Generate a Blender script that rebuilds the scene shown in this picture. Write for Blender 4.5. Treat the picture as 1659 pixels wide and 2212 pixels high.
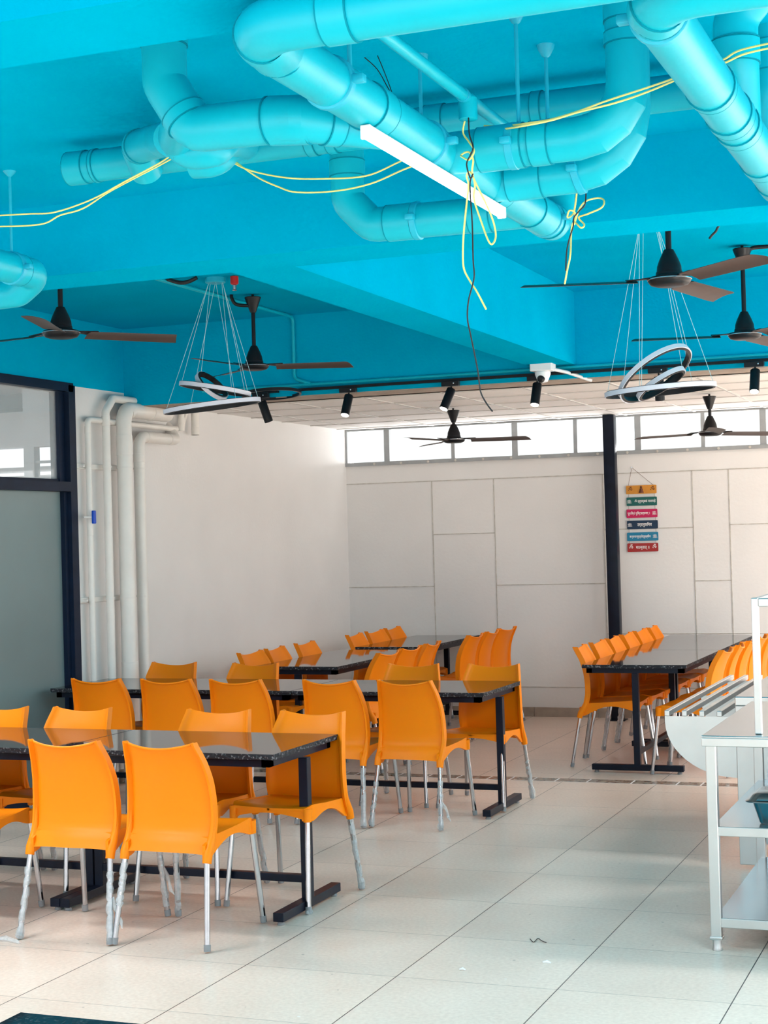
import bpy, bmesh, math, random
from mathutils import Vector, Matrix
random.seed(7)
for o in list(bpy.data.objects): bpy.data.objects.remove(o)
scn = bpy.context.scene
col = scn.collection
PI = math.pi
# ------------------------------------------------------------------ camera
FPX, YAW, PITCH, ROLL, CAMH = 3480.8, 0.37344753, 0.01514515, -0.02744591, 1.68
_f = Vector((-math.sin(YAW)*math.cos(PITCH), math.cos(YAW)*math.cos(PITCH), math.sin(PITCH)))
_r0 = Vector((math.cos(YAW), math.sin(YAW), 0)); _u0 = _r0.cross(_f)
_r = math.cos(ROLL)*_r0 + math.sin(ROLL)*_u0
_u = -math.sin(ROLL)*_r0 + math.cos(ROLL)*_u0
CAM = Vector((0, 0, CAMH))
cd = bpy.data.cameras.new('camera'); cam = bpy.data.objects.new('camera', cd); col.objects.link(cam)
cd.sensor_fit = 'VERTICAL'; cd.sensor_height = 36.0; cd.lens = 36.0*FPX/2212.0
cd.clip_start = 0.05; cd.clip_end = 200
cam.matrix_world = Matrix((( _r.x, _u.x, -_f.x, CAM.x), (_r.y, _u.y, -_f.y, CAM.y), (_r.z, _u.z, -_f.z, CAM.z), (0, 0, 0, 1)))
scn.camera = cam
# ------------------------------------------------------------------ light
scn.view_settings.view_transform = 'Standard'; scn.view_settings.look = 'None'
scn.view_settings.gamma = 1.0; scn.view_settings.use_curve_mapping = False
scn.view_settings.exposure = 0.0
w = bpy.data.worlds.new('world'); scn.world = w; w.use_nodes = True
w.node_tree.nodes['Background'].inputs[0].default_value = (0.93, 0.97, 1.0, 1)
w.node_tree.nodes['Background'].inputs[1].default_value = 1.35
def area(name, loc, target, sx, sy, power, color=(1, 1, 1)):
    l = bpy.data.lights.new(name, 'AREA'); l.shape = 'RECTANGLE'; l.size = sx; l.size_y = sy
    l.energy = power; l.color = color
    o = bpy.data.objects.new(name, l); col.objects.link(o); o.location = loc
    o.rotation_euler = (Vector(target)-Vector(loc)).to_track_quat('-Z', 'Y').to_euler()
    return o
area('daylight_behind', (0.5, -3.1, 1.5), (-1.5, 6, 1.0), 8.0, 2.6, 40, (1.0, 0.97, 0.93))
area('daylight_right', (4.1, 8.5, 1.4), (-4, 9.5, 0.8), 10.0, 2.4, 50, (0.96, 0.98, 1.0))
sn = bpy.data.lights.new('sun', 'SUN'); sn.energy = 27.0; sn.angle = 0.03; sn.color = (1.0, 0.94, 0.86)
so = bpy.data.objects.new('sun', sn); col.objects.link(so)
so.rotation_euler = Vector((-0.60, 0.55, -0.58)).to_track_quat('-Z', 'Y').to_euler()

# unseen fill lights, added out of view to brighten floor and beam undersides
for lx, ly, lp in ((0.5, 1.6, 24), (0.6, 4.3, 40), (0.6, 7.0, 62), (0.7, 9.0, 66), (0.3, 12.0, 42), (2.6, 12.0, 50), (2.6, 7.0, 60), (2.6, 2.0, 60), (-1.6, 1.2, 45), (-4.6, 4.4, 70), (-4.2, 1.6, 60), (-5.3, 6.3, 45)):
    area('added_fill_light', (lx, ly, 2.6), (lx, ly, 0), 1.2, 0.3, lp, (0.99, 0.96, 0.93))
area('daylight_window', (-1.0, 14.75, 2.15), (-1.0, 11.5, 2.72), 10.0, 0.7, 420, (1.0, 0.98, 0.96))

def at(px, py, X=None, Y=None, Z=None):
    """world point seen at a photo position, on one plane of the room"""
    d = _f*FPX + _r*(px-829.5) - _u*(py-1106)
    if Z is not None: t = (Z-CAM.z)/d.z
    elif Y is not None: t = (Y-CAM.y)/d.y
    else: t = (X-CAM.x)/d.x
    return CAM + d*t
# ------------------------------------------------------------------ materials
def s2l(c):
    return tuple(((v/255)/12.92 if v/255 <= 0.04045 else ((v/255+0.055)/1.055)**2.4) for v in c)
def nt(name):
    m = bpy.data.materials.new(name); m.use_nodes = True
    t = m.node_tree; return m, t, t.nodes['Principled BSDF']
def mat(name, color, rough=0.5, metal=0.0, spec=0.5, coat=0.0, nscale=0, namt=0.0, bump=0.0, bscale=40, trans=0.0, alpha=1.0, ior=1.45):
    m, t, b = nt(name)
    b.inputs['Base Color'].default_value = (*color, 1); b.inputs['Roughness'].default_value = rough
    b.inputs['Metallic'].default_value = metal; b.inputs['Specular IOR Level'].default_value = spec
    b.inputs['Coat Weight'].default_value = coat; b.inputs['Transmission Weight'].default_value = trans
    b.inputs['Alpha'].default_value = alpha; b.inputs['IOR'].default_value = ior
    if namt:
        tc = t.nodes.new('ShaderNodeTexCoord'); n = t.nodes.new('ShaderNodeTexNoise')
        n.inputs['Scale'].default_value = nscale; n.inputs['Detail'].default_value = 6
        r = t.nodes.new('ShaderNodeValToRGB')
        r.color_ramp.elements[0].position = 0.3; r.color_ramp.elements[1].position = 0.7
        r.color_ramp.elements[0].color = (*[max(0, c*(1-namt)) for c in color], 1)
        r.color_ramp.elements[1].color = (*[min(1, c*(1+namt*0.5)) for c in color], 1)
        t.links.new(tc.outputs['Object'], n.inputs['Vector']); t.links.new(n.outputs[0], r.inputs[0])
        t.links.new(r.outputs[0], b.inputs['Base Color'])
    if bump:
        tc = t.nodes.new('ShaderNodeTexCoord'); n = t.nodes.new('ShaderNodeTexNoise')
        n.inputs['Scale'].default_value = bscale; n.inputs['Detail'].default_value = 5
        bp = t.nodes.new('ShaderNodeBump'); bp.inputs['Strength'].default_value = bump; bp.inputs['Distance'].default_value = 0.01
        t.links.new(tc.outputs['Object'], n.inputs['Vector']); t.links.new(n.outputs[0], bp.inputs['Height'])
        t.links.new(bp.outputs[0], b.inputs['Normal'])
    return m
def emis(name, color, s):
    m, t, b = nt(name); b.inputs['Base Color'].default_value = (0.8, 0.8, 0.8, 1)
    b.inputs['Emission Color'].default_value = (*color, 1); b.inputs['Emission Strength'].default_value = s
    return m
BLUE = (0.0, 0.385, 0.60)
M = {}
M['blue'] = mat('turquoise_wall_paint', BLUE, 0.75, spec=0.0, nscale=3, namt=0.05, bump=0.15, bscale=60)
M['bluepipe'] = mat('turquoise_pipe_paint', (0.001, 0.44, 0.58), 0.38, spec=0.3, nscale=6, namt=0.06, bump=0.05, bscale=30)
M['bluemetal'] = mat('turquoise_painted_rod', (0.006, 0.42, 0.60), 0.45, nscale=9, namt=0.08)
M['seam_shade'] = mat('dark_turquoise_seam_shade', (0.0, 0.25, 0.35), 0.6, spec=0.1, nscale=9, namt=0.1)  # darker rings painted in for the shade of the socket seam gaps
M['cream'] = mat('cream_wall_paint', (0.79, 0.785, 0.775), 0.6, nscale=1.1, namt=0.06, bump=0.12, bscale=35)
M['joint'] = mat('grey_joint_filler', (0.56, 0.54, 0.50), 0.8, nscale=20, namt=0.2)
M['plaster'] = mat('bare_plaster', (0.42, 0.34, 0.28), 0.9, nscale=8, namt=0.2)
M['skirt'] = mat('beige_skirting_tile', (0.40, 0.33, 0.27), 0.3, nscale=12, namt=0.15)
M['orange'] = mat('orange_plastic', (0.88, 0.225, 0.002), 0.42, spec=0.22, bump=0.03, bscale=160)
M['chrome'] = mat('polished_aluminium', (0.54, 0.54, 0.56), 0.16, metal=1.0, nscale=30, namt=0.06)
M['cap'] = mat('grey_rubber_cap', (0.25, 0.25, 0.26), 0.6, nscale=30, namt=0.1)
M['navy'] = mat('dark_painted_steel', (0.004, 0.008, 0.020), 0.38, spec=0.25, nscale=14, namt=0.3)
M['frame'] = mat('dark_blue_window_frame', (0.005, 0.014, 0.036), 0.45, spec=0.2, nscale=10, namt=0.2)
M['steel'] = mat('stainless_steel', (0.50, 0.53, 0.55), 0.20, metal=1.0, nscale=5, namt=0.05, bump=0.02, bscale=5)
M['satin'] = mat('satin_stainless_steel', (0.60, 0.61, 0.61), 0.34, metal=1.0, nscale=8, namt=0.05)
M['black'] = mat('black_plastic', (0.008, 0.009, 0.012), 0.40, spec=0.3, nscale=12, namt=0.2)
M['brown'] = mat('brown_fan_blade', (0.065, 0.042, 0.036), 0.45, nscale=10, namt=0.15)
M['silver'] = mat('silver_trim', (0.7, 0.7, 0.72), 0.25, metal=1.0, nscale=10, namt=0.05)
M['pvc'] = mat('cream_painted_pvc', (0.80, 0.78, 0.74), 0.38, nscale=6, namt=0.05)
M['white'] = mat('white_plastic', (0.82, 0.82, 0.83), 0.4, nscale=10, namt=0.04)
M['diffuser'] = mat('frosted_lamp_strip', (0.68, 0.68, 0.76), 0.4, nscale=10, namt=0.04)
M['ceiltile'] = mat('white_ceiling_tile', (0.88, 0.86, 0.84), 0.7, nscale=4, namt=0.04)
M['tbar'] = mat('white_ceiling_grid', (0.55, 0.53, 0.51), 0.5, nscale=4, namt=0.04)
M['yellow'] = mat('yellow_cable', (0.84, 0.74, 0.24), 0.5, nscale=20, namt=0.1)
M['blackwire'] = mat('black_cable', (0.012, 0.013, 0.016), 0.5, nscale=20, namt=0.1)
M['bluevalve'] = mat('blue_valve_lever', (0.003, 0.08, 0.60), 0.4, nscale=20, namt=0.1)
M['red'] = mat('red_cap', (0.55, 0.02, 0.02), 0.4, nscale=20, namt=0.1)
M['clearcable'] = mat('thin_steel_cable', (0.35, 0.62, 0.70), 0.3, nscale=20, namt=0.05)
M['tube'] = emis('glowing_led_tube', (1, 1, 1), 9)
M['spot'] = emis('glowing_spot_lens', (1, 0.93, 0.82), 10)
M['film'] = mat('clear_plastic_film', (0.75, 0.78, 0.80), 0.25, nscale=60, namt=0.15, bump=0.5, bscale=90, alpha=0.38)
M['glass'] = mat('clear_glass', (0.9, 0.96, 0.97), 0.02, alpha=0.22, nscale=4, namt=0.03)
M['greymetal'] = mat('grey_window_metal', (0.33, 0.35, 0.36), 0.5, nscale=10, namt=0.1)
M['winglass'] = mat('frosted_window_glass', (0.9, 0.95, 0.96), 0.3, alpha=0.30, nscale=9, namt=0.1)
M['frost'] = mat('frosted_grey_glass', (0.17, 0.245, 0.255), 0.28, spec=0.6, nscale=1.2, namt=0.10)
M['backroom'] = mat('grey_room_wall', (0.42, 0.44, 0.46), 0.8, nscale=2, namt=0.1)
M['darkband'] = mat('dark_grey_beam', (0.10, 0.13, 0.15), 0.8, nscale=2, namt=0.1)

# floor tiles
def floor_mat():
    m, t, b = nt('cream_floor_tiles'); N = t.nodes; L = t.links
    tc = N.new('ShaderNodeTexCoord'); sep = N.new('ShaderNodeSeparateXYZ'); L.new(tc.outputs['Object'], sep.inputs[0])
    def mth(op, a, b2=None, c=None):
        n = N.new('ShaderNodeMath'); n.operation = op
        for i, v in enumerate((a, b2, c)):
            if v is None: continue
            if isinstance(v, (int, float)): n.inputs[i].default_value = v
            else: L.new(v, n.inputs[i])
        return n.outputs[0]
    def line(co, off, pitch, wd):
        v = mth('DIVIDE', mth('SUBTRACT', co, off), pitch)
        fr = mth('FRACT', mth('ADD', v, 100.5)); d = mth('MULTIPLY', mth('ABSOLUTE', mth('SUBTRACT', fr, 0.5)), pitch)
        return mth('LESS_THAN', d, wd), mth('FLOOR', mth('ADD', v, 100.0))
    lx, ix = line(sep.outputs[0], -3.523, 0.6342, 0.0022)
    ly, iy = line(sep.outputs[1], 5.105, 0.6407, 0.0015)
    g = mth('MAXIMUM', lx, mth('MULTIPLY', ly, 0.75))
    comb = N.new('ShaderNodeCombineXYZ'); L.new(ix, comb.inputs[0]); L.new(iy, comb.inputs[1])
    wn = N.new('ShaderNodeTexWhiteNoise'); wn.noise_dimensions = '2D'; L.new(comb.outputs[0], wn.inputs['Vector'])
    n1 = N.new('ShaderNodeTexNoise'); n1.inputs['Scale'].default_value = 60; n1.inputs['Detail'].default_value = 8; L.new(tc.outputs['Object'], n1.inputs['Vector'])
    n2 = N.new('ShaderNodeTexNoise'); n2.inputs['Scale'].default_value = 2.2; n2.inputs['Detail'].default_value = 5; L.new(tc.outputs['Object'], n2.inputs['Vector'])
    r1 = N.new('ShaderNodeValToRGB'); e = r1.color_ramp.elements
    e[0].position = 0.30; e[0].color = (0.70, 0.58, 0.50, 1); e[1].position = 0.70; e[1].color = (0.82, 0.70, 0.61, 1)
    L.new(n1.outputs[0], r1.inputs[0])
    mx = N.new('ShaderNodeMixRGB'); mx.blend_type = 'MULTIPLY'; mx.inputs[0].default_value = 0.35
    r2 = N.new('ShaderNodeValToRGB'); r2.color_ramp.elements[0].position = 0.3; r2.color_ramp.elements[1].position = 0.7
    r2.color_ramp.elements[0].color = (0.72, 0.68, 0.64, 1); r2.color_ramp.elements[1].color = (1, 1, 1, 1)
    L.new(n2.outputs[0], r2.inputs[0]); L.new(r1.outputs[0], mx.inputs[1]); L.new(r2.outputs[0], mx.inputs[2])
    mt = N.new('ShaderNodeMixRGB'); mt.blend_type = 'MULTIPLY'; mt.inputs[0].default_value = 1
    tv = mth('ADD', mth('MULTIPLY', wn.outputs[0], 0.07), 0.95)
    L.new(mx.outputs[0], mt.inputs[1]); L.new(tv, mt.inputs[2])
    # small dark and pale chips
    vo = N.new('ShaderNodeTexVoronoi'); vo.inputs['Scale'].default_value = 9; L.new(tc.outputs['Object'], vo.inputs['Vector'])
    nd = N.new('ShaderNodeTexNoise'); nd.inputs['Scale'].default_value = 5; L.new(tc.outputs['Object'], nd.inputs['Vector'])
    sp = mth('MULTIPLY', mth('LESS_THAN', vo.outputs['Distance'], 0.055), mth('GREATER_THAN', nd.outputs[0], 0.52))
    ms = N.new('ShaderNodeMixRGB'); L.new(mth('MULTIPLY', sp, 0.6), ms.inputs[0]); L.new(mt.outputs[0], ms.inputs[1]); ms.inputs[2].default_value = (0.22, 0.19, 0.17, 1)
    vp = N.new('ShaderNodeTexVoronoi'); vp.inputs['Scale'].default_value = 7; mp = N.new('ShaderNodeMapping'); mp.inputs['Location'].default_value = (3.3, 1.7, 0); mp.inputs['Scale'].default_value = (1, 1.6, 1)
    L.new(tc.outputs['Object'], mp.inputs[0]); L.new(mp.outputs[0], vp.inputs['Vector'])
    sq = mth('MULTIPLY', mth('LESS_THAN', vp.outputs['Distance'], 0.05), mth('LESS_THAN', nd.outputs[0], 0.45))
    ml = N.new('ShaderNodeMixRGB'); L.new(mth('MULTIPLY', sq, 0.7), ml.inputs[0]); L.new(ms.outputs[0], ml.inputs[1]); ml.inputs[2].default_value = (0.85, 0.83, 0.8, 1)
    mg = N.new('ShaderNodeMixRGB'); L.new(g, mg.inputs[0]); L.new(ml.outputs[0], mg.inputs[1]); mg.inputs[2].default_value = (0.07, 0.06, 0.055, 1)
    L.new(mg.outputs[0], b.inputs['Base Color'])
    rr = mth('ADD', mth('MULTIPLY', n2.outputs[0], 0.15), 0.24)
    L.new(rr, b.inputs['Roughness']); b.inputs['Specular IOR Level'].default_value = 0.35
    return m
M['floor'] = floor_mat()
def granite(name, dark, light, thr, rough, scale=130):
    m, t, b = nt(name); N = t.nodes; L = t.links
    tc = N.new('ShaderNodeTexCoord'); n = N.new('ShaderNodeTexNoise'); n.inputs['Scale'].default_value = scale; n.inputs['Detail'].default_value = 4
    r = N.new('ShaderNodeValToRGB'); r.color_ramp.elements[0].position = thr; r.color_ramp.elements[1].position = thr+0.12
    r.color_ramp.elements[0].color = (*dark, 1); r.color_ramp.elements[1].color = (*light, 1)
    L.new(tc.outputs['Object'], n.inputs['Vector']); L.new(n.outputs[0], r.inputs[0]); L.new(r.outputs[0], b.inputs['Base Color'])
    b.inputs['Roughness'].default_value = rough; b.inputs['Specular IOR Level'].default_value = 0.27
    return m
M['granite'] = granite('polished_black_granite', (0.012, 0.013, 0.016), (0.06, 0.06, 0.065), 0.56, 0.045)
M['chip'] = granite('rough_chipped_granite_edge', (0.014, 0.016, 0.022), (0.20, 0.21, 0.23), 0.56, 0.55, 70)
M['strip'] = granite('mosaic_threshold_stone', (0.12, 0.085, 0.065), (0.32, 0.27, 0.22), 0.42, 0.25, 25)
# ------------------------------------------------------------------ mesh builder
class MB:
    def __init__(s): s.v = []; s.f = []; s.mi = []; s.cur = 0
    def add(s, vs, fs):
        k = len(s.v); s.v += [tuple(p) for p in vs]
        for q in fs: s.f.append(tuple(i+k for i in q)); s.mi.append(s.cur)
    def box(s, a, b):
        x0, y0, z0 = a; x1, y1, z1 = b
        s.add([(x0, y0, z0), (x1, y0, z0), (x1, y1, z0), (x0, y1, z0), (x0, y0, z1), (x1, y0, z1), (x1, y1, z1), (x0, y1, z1)],
              [(0, 3, 2, 1), (4, 5, 6, 7), (0, 1, 5, 4), (1, 2, 6, 5), (2, 3, 7, 6), (3, 0, 4, 7)]); return s
    def bbox(s, a, b, c=0.004):
        """box with chamfered edges"""
        bm = bmesh.new(); r = bmesh.ops.create_cube(bm, size=1)
        for v in bm.verts:
            v.co = Vector([(a[i]+b[i])/2 + v.co[i]*(b[i]-a[i]) for i in range(3)])
        bmesh.ops.bevel(bm, geom=list(bm.edges), offset=c, segments=2, affect='EDGES', profile=0.5)
        bm.verts.index_update(); s.add([v.co[:] for v in bm.verts], [[v.index for v in f.verts] for f in bm.faces]); bm.free(); return s
    def tube(s, pts, r, n=12, caps=True, prof=None):
        pts = [Vector(p) for p in pts]; rs = r if isinstance(r, (list, tuple)) else [r]*len(pts)
        T = []
        for i in range(len(pts)):
            a = pts[max(0, i-1)]; b = pts[min(len(pts)-1, i+1)]; d = (b-a)
            T.append(d.normalized() if d.length > 1e-9 else Vector((0, 0, 1)))
        ref = Vector((0, 0, 1)) if abs(T[0].z) < 0.9 else Vector((1, 0, 0))
        nn = T[0].cross(ref).normalized(); vs = []; fs = []
        for i, p in enumerate(pts):
            nn = (nn - T[i]*nn.dot(T[i])); nn = nn.normalized() if nn.length > 1e-6 else T[i].orthogonal().normalized()
            bn = T[i].cross(nn)
            for k in range(n):
                a = 2*PI*k/n; vs.append(p + nn*math.cos(a)*rs[i] + bn*math.sin(a)*rs[i])
        for i in range(len(pts)-1):
            for k in range(n):
                k2 = (k+1) % n; fs.append((i*n+k, i*n+k2, (i+1)*n+k2, (i+1)*n+k))
        if caps:
            fs.append(tuple(range(n-1, -1, -1))); fs.append(tuple((len(pts)-1)*n+k for k in range(n)))
        s.add(vs, fs); return s
    def lathe(s, prof, c=(0, 0, 0), n=32, axis=Vector((0, 0, 1))):
        axis = Vector(axis).normalized(); q = Vector((0, 0, 1)).rotation_difference(axis); c = Vector(c)
        vs = []; fs = []; m = len(prof)
        for (r, z) in prof:
            for k in range(n):
                a = 2*PI*k/n; vs.append(c + q @ Vector((r*math.cos(a), r*math.sin(a), z)))
        for i in range(m-1):
            for k in range(n):
                k2 = (k+1) % n; fs.append((i*n+k, i*n+k2, (i+1)*n+k2, (i+1)*n+k))
        if prof[0][0] > 1e-5: fs.append(tuple(range(n-1, -1, -1)))
        if prof[-1][0] > 1e-5: fs.append(tuple((m-1)*n+k for k in range(n)))
        s.add(vs, fs); return s
    def prism(s, poly, vec):
        n = len(poly); vec = Vector(vec); a = [Vector(p) for p in poly]
        s.add([p[:] for p in a]+[(p+vec)[:] for p in a], [tuple(range(n-1, -1, -1)), tuple(range(n, 2*n))]+[(i, (i+1) % n, n+(i+1) % n, n+i) for i in range(n)]); return s
    def grid_solid(s, F, B, nu, nv):
        """closed solid between a front grid F(i,j) and back grid B(i,j)"""
        vs = [F(i, j) for i in range(nu+1) for j in range(nv+1)]+[B(i, j) for i in range(nu+1) for j in range(nv+1)]
        K = (nu+1)*(nv+1); ix = lambda i, j: i*(nv+1)+j; fs = []
        for i in range(nu):
            for j in range(nv):
                fs.append((ix(i, j), ix(i+1, j), ix(i+1, j+1), ix(i, j+1))); fs.append((K+ix(i, j), K+ix(i, j+1), K+ix(i+1, j+1), K+ix(i+1, j)))
        for i in range(nu):
            fs.append((ix(i, 0), K+ix(i, 0), K+ix(i+1, 0), ix(i+1, 0))); fs.append((ix(i, nv), ix(i+1, nv), K+ix(i+1, nv), K+ix(i, nv)))
        for j in range(nv):
            fs.append((ix(0, j), ix(0, j+1), K+ix(0, j+1), K+ix(0, j))); fs.append((ix(nu, j), K+ix(nu, j), K+ix(nu, j+1), ix(nu, j+1)))
        s.add(vs, fs); return s
    def build(s, name, m, parent=None, smooth=35, loc=None):
        me = bpy.data.meshes.new(name); vs = s.v
        if loc is not None: lv = Vector(loc); vs = [(Vector(p)-lv)[:] for p in vs]
        me.from_pydata(vs, [], s.f)
        ms = m if isinstance(m, (list, tuple)) else [m]
        for q in ms: me.materials.append(q)
        me.polygons.foreach_set('material_index', s.mi)
        bm = bmesh.new(); bm.from_mesh(me); bmesh.ops.recalc_face_normals(bm, faces=bm.faces); bm.to_mesh(me); bm.free()
        if smooth:
            me.polygons.foreach_set('use_smooth', [True]*len(me.polygons)); me.set_sharp_from_angle(angle=math.radians(smooth))
        me.update()
        o = bpy.data.objects.new(name, me); col.objects.link(o)
        if loc is not None: o.location = loc
        if parent is not None: o.parent = parent
        return o
def tag(o, label=None, cat=None, group=None, kind=None):
    if label: o['label'] = label
    if cat: o['category'] = cat
    if group: o['group'] = group
    if kind: o['kind'] = kind
    return o
def empty(name, loc=(0, 0, 0), rz=0.0):
    o = bpy.data.objects.new(name, None); o.empty_display_size = 0.1; col.objects.link(o)
    o.location = loc; o.rotation_euler = (0, 0, rz); return o
def copy_tree(o, parent=None):
    c = o.copy(); col.objects.link(c)
    if parent is not None: c.parent = parent
    for ch in list(o.children): copy_tree(ch, c)
    return c
def smoothpath(pts, k=6):
    P = [Vector(p) for p in pts]; out = []
    for i in range(len(P)-1):
        p0 = P[max(0, i-1)]; p1 = P[i]; p2 = P[i+1]; p3 = P[min(len(P)-1, i+2)]
        for j in range(k):
            t = j/k; out.append(0.5*((2*p1)+(-p0+p2)*t+(2*p0-5*p1+4*p2-p3)*t*t+(-p0+3*p1-3*p2+p3)*t**3))
    out.append(P[-1]); return out
def bend_path(pts, rad, seg=8):
    """polyline with rounded corners"""
    P = [Vector(p) for p in pts]; out = [P[0]]
    for i in range(1, len(P)-1):
        a = (P[i-1]-P[i]); b = (P[i+1]-P[i]); ua = a.normalized(); ub = b.normalized()
        ang = ua.angle(ub); rr = min(rad/math.tan(ang/2), a.length*0.49, b.length*0.49) if ang < 3.1 else 0
        s0 = P[i]+ua*rr; s1 = P[i]+ub*rr
        # arc about its centre
        R_ = rr*math.tan(ang/2); bis = (ua+ub).normalized(); c = P[i]+bis*(R_/math.sin(ang/2)) if ang > 0.01 else P[i]
        v0 = s0-c; v1 = s1-c
        tot = v0.angle(v1) if v0.length > 1e-6 and v1.length > 1e-6 else 0
        for k in range(seg+1):
            t = k/seg
            if tot > 1e-4: v = (v0*math.sin((1-t)*tot)+v1*math.sin(t*tot))/math.sin(tot)
            else: v = v0.lerp(v1, t)
            out.append(c+v)
    out.append(P[-1]); return out
# ================================================================== SETTING
YB, XL, YF = 14.20, -5.94, 10.10
SLN, SLF, SOF, B3 = 3.03, 3.22, 2.75, 2.665
def S(mb, name, m, smooth=0, parent=None):
    o = mb.build(name, m, parent, smooth=smooth)
    if parent is None: o['kind'] = 'structure'
    return o
S(MB().box((-12, -3.2, -0.1), (4.2, YB+0.2, 0.0)), 'floor', M['floor'])
S(MB().box((-14, -16, -0.15), (16, -3.2, -0.05)).box((4.2, -3.2, -0.15), (16, 16, -0.05)), 'floor_outside', mat('pale_concrete', (0.50, 0.47, 0.42), 0.8, nscale=2, namt=0.1)).name = 'floor.001'
# threshold strip of mosaic stone set in the floor
o = MB()
xx = XL
random.seed(3)
while xx < 4.0:
    wd = random.choice([0.30, 0.16, 0.09, 0.22]); o.box((xx, 10.53, -0.01), (min(4.1, xx+wd-0.012), 10.66, 0.0015)); xx += wd
S(o, 'trim_1', M['strip'])
o = MB().box((XL, 10.525, -0.01), (4.1, 10.665, 0.0006)); S(o, 'trim_2', M['white'])
# ceilings
S(MB().box((XL-0.2, -3.2, SLN), (4.2, 5.47, SLN+0.4)).box((XL-0.2, 5.47, SLF), (4.2, YF+0.1, SLF+0.2)), 'ceiling', M['blue'])
S(MB().box((XL, 2.77, SOF), (4.2, 3.04, SLN+0.02)), 'trim_3', M['blue'])
S(MB().box((XL, 5.47, SOF), (4.2, 5.765, SLF+0.02)), 'trim_4', M['blue'])
S(MB().box((-2.885, 5.765, SOF), (-2.605, YF+0.02, SLF+0.02)), 'trim_5', M['blue'])
S(MB().box((XL-0.2, YF, B3), (4.2, 10.40, SLF+0.1)), 'trim_6', M['blue'])
# bare plaster under the far beam
S(MB().box((XL, YF+0.02, B3-0.006), (4.2, 10.46, B3+0.002)).box((XL, 10.40, B3-0.006), (4.2, 10.46, 2.705)), 'trim_7', M['plaster'])
# white tile ceiling beyond
o = MB(); o.box((XL, 10.42, 2.705), (4.2, YB, 2.74)); o.cur = 1
y = 10.95
while y < YB: o.box((XL, y-0.010, 2.699), (4.2, y+0.010, 2.706)); y += 0.61
x = -5.65
while x < 4.1: o.box((x-0.010, 10.46, 2.6985), (x+0.010, YB, 2.706)); x += 0.61
S(o, 'ceiling_tiles', [M['ceiltile'], M['tbar']]).name = 'ceiling.001'
# left wall: turquoise above, cream below
S(MB().box((XL-0.18, -3.2, 2.775), (XL, YF+0.05, SLF+0.1)).box((XL-0.18, 9.42, 2.76), (XL, YF+0.05, 2.775)), 'wall_left_upper', M['blue']).name = 'wall_left'
S(MB().box((XL-0.18, 9.42, 0), (XL, YF, 2.76)).box((XL-0.18, YF, 0), (XL, YB+0.2, 2.75)), 'wall_left', M['cream'])
# back wall with the long high window
W0, W1 = 2.365, 2.70
wl = MB(); wl.box((XL-0.2, YB, 0), (4.2, YB+0.2, W0)); wl.box((XL-0.2, YB, W1+0.005), (4.2, YB+0.2, 3.3)); wl.cur = 1
def vline(px0, py0, px1, py1, wd=0.010):
    a = at(px0, py0, Y=YB); b = at(px1, py1, Y=YB); xm = (a.x+b.x)/2
    wl.box((xm-wd/2, YB-0.004, b.z), (xm+wd/2, YB, a.z)); return xm
def hline(x0, x1, z, wd=0.009): wl.box((x0, YB-0.004, z-wd/2), (x1, YB, z+wd/2))
ztop = 2.185; zlow = at(1400, 1369, Y=YB).z; zbot = at(1160, 1484, Y=YB).z
xs = [at(937, 1200, Y=YB).x, at(1071, 1200, Y=YB).x, at(1307, 1200, Y=YB).x, at(1500, 1200, Y=YB).x, at(1579, 1200, Y=YB).x, -1.35, -0.75, 0.3, 1.1]
for x in xs: wl.box((x-0.005, YB-0.004, zbot), (x+0.005, YB, ztop))
hline(XL, 4.1, ztop); hline(XL, 4.1, zbot, 0.008); hline(xs[2], 4.1, zlow)
hline(XL, xs[0], at(840, 1268, Y=YB).z); hline(xs[0], xs[1], at(1000, 1153, Y=YB).z); hline(xs[1], xs[2], at(1200, 1262, Y=YB).z)
hline(xs[2], xs[3], at(1420, 1141, Y=YB).z); hline(xs[3], xs[4], at(1540, 1254, Y=YB).z); hline(xs[4], xs[5], at(1620, 1132, Y=YB).z)
S(wl, 'wall_back', [M['cream'], M['joint']])
# skirting
o = MB(); x = XL
while x < 4.0: o.box((x, YB-0.012, 0), (x+0.596, YB, 0.085)); x += 0.60
S(o, 'baseboard_back', M['skirt'])
o = MB(); y = 9.45
while y < YB-0.1: o.box((XL, y, 0), (XL+0.012, min(YB, y+0.596), 0.085)); y += 0.60
S(o, 'baseboard_left', M['skirt'])
# long window: frame, mullions, panes
wi = empty('window_1', (0, YB, W0)); wi['kind'] = 'structure'
wi_loc = Vector((0, YB, W0))
def wpart(mb, name, m):
    p = mb.build(name, m, wi, smooth=0, loc=wi_loc); p.location = (0, 0, 0); return p
fr = MB(); fr.box((XL, YB-0.02, W0-0.012), (4.1, YB+0.06, W0+0.022)); fr.box((XL, YB-0.005, W1-0.012), (4.1, YB+0.06, W1+0.002))
fr.box((XL, YB-0.01, W0), (XL+0.02, YB+0.06, W1))
wpart(fr, 'window_frame', M['greymetal'])
mul = [at(p, 960, Y=YB).x for p in (835, 978, 1112, 1243, 1378, 1519)]
mul += [mul[-1]+0.52*k for k in range(1, 10)]
for i, x in enumerate(mul):
    wd = 0.035 if i % 2 else 0.055
    wpart(MB().box((x-wd/2, YB+0.0, W0+0.015), (x+wd/2, YB+0.05, W1)), 'mullion', M['greymetal'])
edges = [XL+0.02]+mul+[4.1]
for a, b in zip(edges[:-1], edges[1:]):
    wpart(MB().box((a+0.02, YB+0.045, W0+0.02), (b-0.02, YB+0.051, W1-0.01)), 'pane', M['winglass'])
bolts = MB(); x = XL+0.3
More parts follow.
